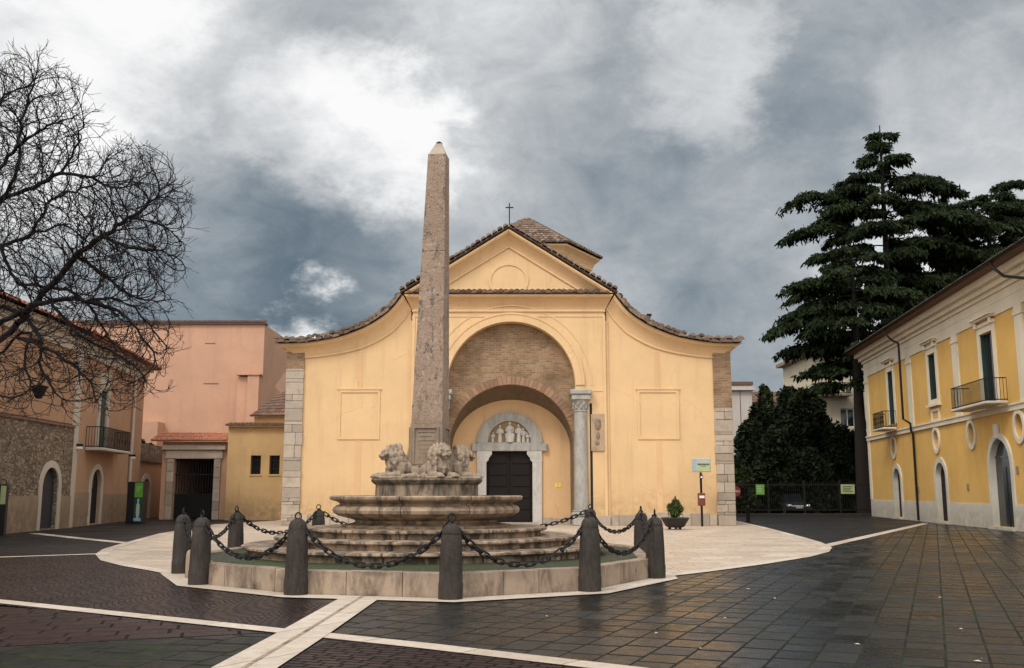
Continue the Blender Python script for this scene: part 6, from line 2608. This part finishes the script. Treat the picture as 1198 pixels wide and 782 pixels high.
    for it in range(90):
        kd = KDTree(len(nodes))
        for i, p in enumerate(nodes): kd.insert(p, i)
        kd.balance()
        pull = {}
        nxt = []
        for a_ in alive:
            _, idx, dist = kd.find(a_)
            if dist < KILL: continue
            nxt.append(a_)
            if dist < .85:
                pull.setdefault(idx, []).append(a_)
        alive = nxt
        if not pull: break
        seen = 0
        for idx, lst in pull.items():
            p = nodes[idx]
            d = Vector((0, 0, 0))
            for a_ in lst: d += (a_ - p).normalized()
            d.normalize()
            if parent[idx] >= 0:
                d = d + (p - nodes[parent[idx]]).normalized() * 1.9
            d += Vector((rr.gauss(0, .09), rr.gauss(0, .09), rr.gauss(.14, .09)))
            q = p + d.normalized() * STEP
            if kd.find(q)[2] < STEP * .45: continue
            nodes.append(q); parent.append(idx); seen += 1
        if not seen: break
    # fine end twigs fanning out of the tips
    kids = [0] * len(nodes)
    for p_ in parent:
        if p_ >= 0: kids[p_] += 1
    for i in range(len(nodes)):
        pi = parent[i]
        if pi < 0: continue
        td = (nodes[i] - nodes[pi]).normalized()
        off = (nodes[i] + base).x / (nodes[i] + base).y * FPX + CX < -30
        if off: continue
        cnt = 3 if kids[i] == 0 else (1 if rr.random() < .42 else 0)
        for _ in range(cnt):
            d = (td + Vector((rr.gauss(0, .45), rr.gauss(0, .45), rr.gauss(.22, .4)))).normalized()
            a0 = i
            L = rr.uniform(.07, .13)
            for k_ in range(rr.randint(2, 3)):
                nodes.append(nodes[a0] + d * L)
                parent.append(a0)
                a0 = len(nodes) - 1
                d = (d + Vector((rr.gauss(0, .16), rr.gauss(0, .16), rr.gauss(.06, .14)))).normalized()
    N_ = len(nodes)
    acc = np.zeros(N_)
    EXP = 2.75
    RT = .0046
    nk = np.zeros(N_, int)
    for p_ in parent:
        if p_ >= 0: nk[p_] += 1
    order = list(range(N_))
    depth_ = [0] * N_
    for i in range(N_):
        depth_[i] = 0 if parent[i] < 0 else depth_[parent[i]] + 1
    order.sort(key=lambda q: -depth_[q])
    rads = np.zeros(N_)
    for i in order:
        rads[i] = RT if nk[i] == 0 else acc[i] ** (1 / EXP)
        if parent[i] >= 0:
            acc[parent[i]] += rads[i] ** EXP
    rads = np.minimum(rads, .25)
    V, F, Vt, Ft = [], [], [], []
    for i in range(N_):
        p_ = parent[i]
        if p_ < 0: continue
        a_, b_ = nodes[p_], nodes[i]
        d = b_ - a_
        if d.length < 1e-5 or d.length > 1.2: continue
        d.normalize()
        r1 = rads[i]
        r0 = min(rads[p_], r1 * 1.35)
        big_ = r1 > .030
        seg = 8 if big_ else (4 if r1 > .010 else 3)
        u_ = d.orthogonal().normalized()
        w_ = d.cross(u_)
        b2 = b_ + d * r1 * .3
        VV, FF = (Vt, Ft) if big_ else (V, F)
        o_ = len(VV)
        for (c_, r_) in ((a_, r0), (b2, r1)):
            for k_ in range(seg):
                t_ = 2 * PI * k_ / seg
                q = c_ + u_ * (r_ * math.cos(t_)) + w_ * (r_ * math.sin(t_))
                VV.append((q.x, q.y, q.z))
        for k_ in range(seg):
            k2 = (k_ + 1) % seg
            FF.append((o_ + k_, o_ + k2, o_ + seg + k2, o_ + seg + k_))
    tk.add(Vt, Ft, True)
    tk.build('trunk', 'bark', e, 180)
    fast_mesh('crown', V, F, 'bark', e, True)
    print('bare tree nodes', N_)


bare_tree()

# scraps of leaf and paper lying on the wet paving
V, F = [], []
for (px, py) in [(914, 712), (931, 713), (1068, 733), (906, 701), (1003, 755), (768, 742), (1124, 737), (848, 724), (693, 750), (1150, 772), (1010, 716), (1144, 775), (975, 688), (1060, 670), (875, 690), (820, 760), (560, 740), (640, 722), (1100, 700), (470, 640)]:
    p = G(px, py)
    if py < 645: continue
    a = random.uniform(0, 6)
    r_ = random.uniform(.02, .045)
    i0 = len(V)
    V += [(p.x + r_ * math.cos(a), p.y + r_ * math.sin(a), .012), (p.x - r_ * .5 * math.sin(a), p.y + r_ * .5 * math.cos(a), .02), (p.x - r_ * math.cos(a), p.y - r_ * math.sin(a), .012), (p.x + r_ * .5 * math.sin(a), p.y - r_ * .5 * math.cos(a), .014)]
    F.append((i0, i0 + 1, i0 + 2, i0 + 3))
o = fast_mesh('litter', V, F, m_simple('litter', (.45, .42, .36), .7, .3, 3))
tag(o, 'tiny pale leaf scraps scattered over the wet dark paving', 'litter', None, 'stuff')
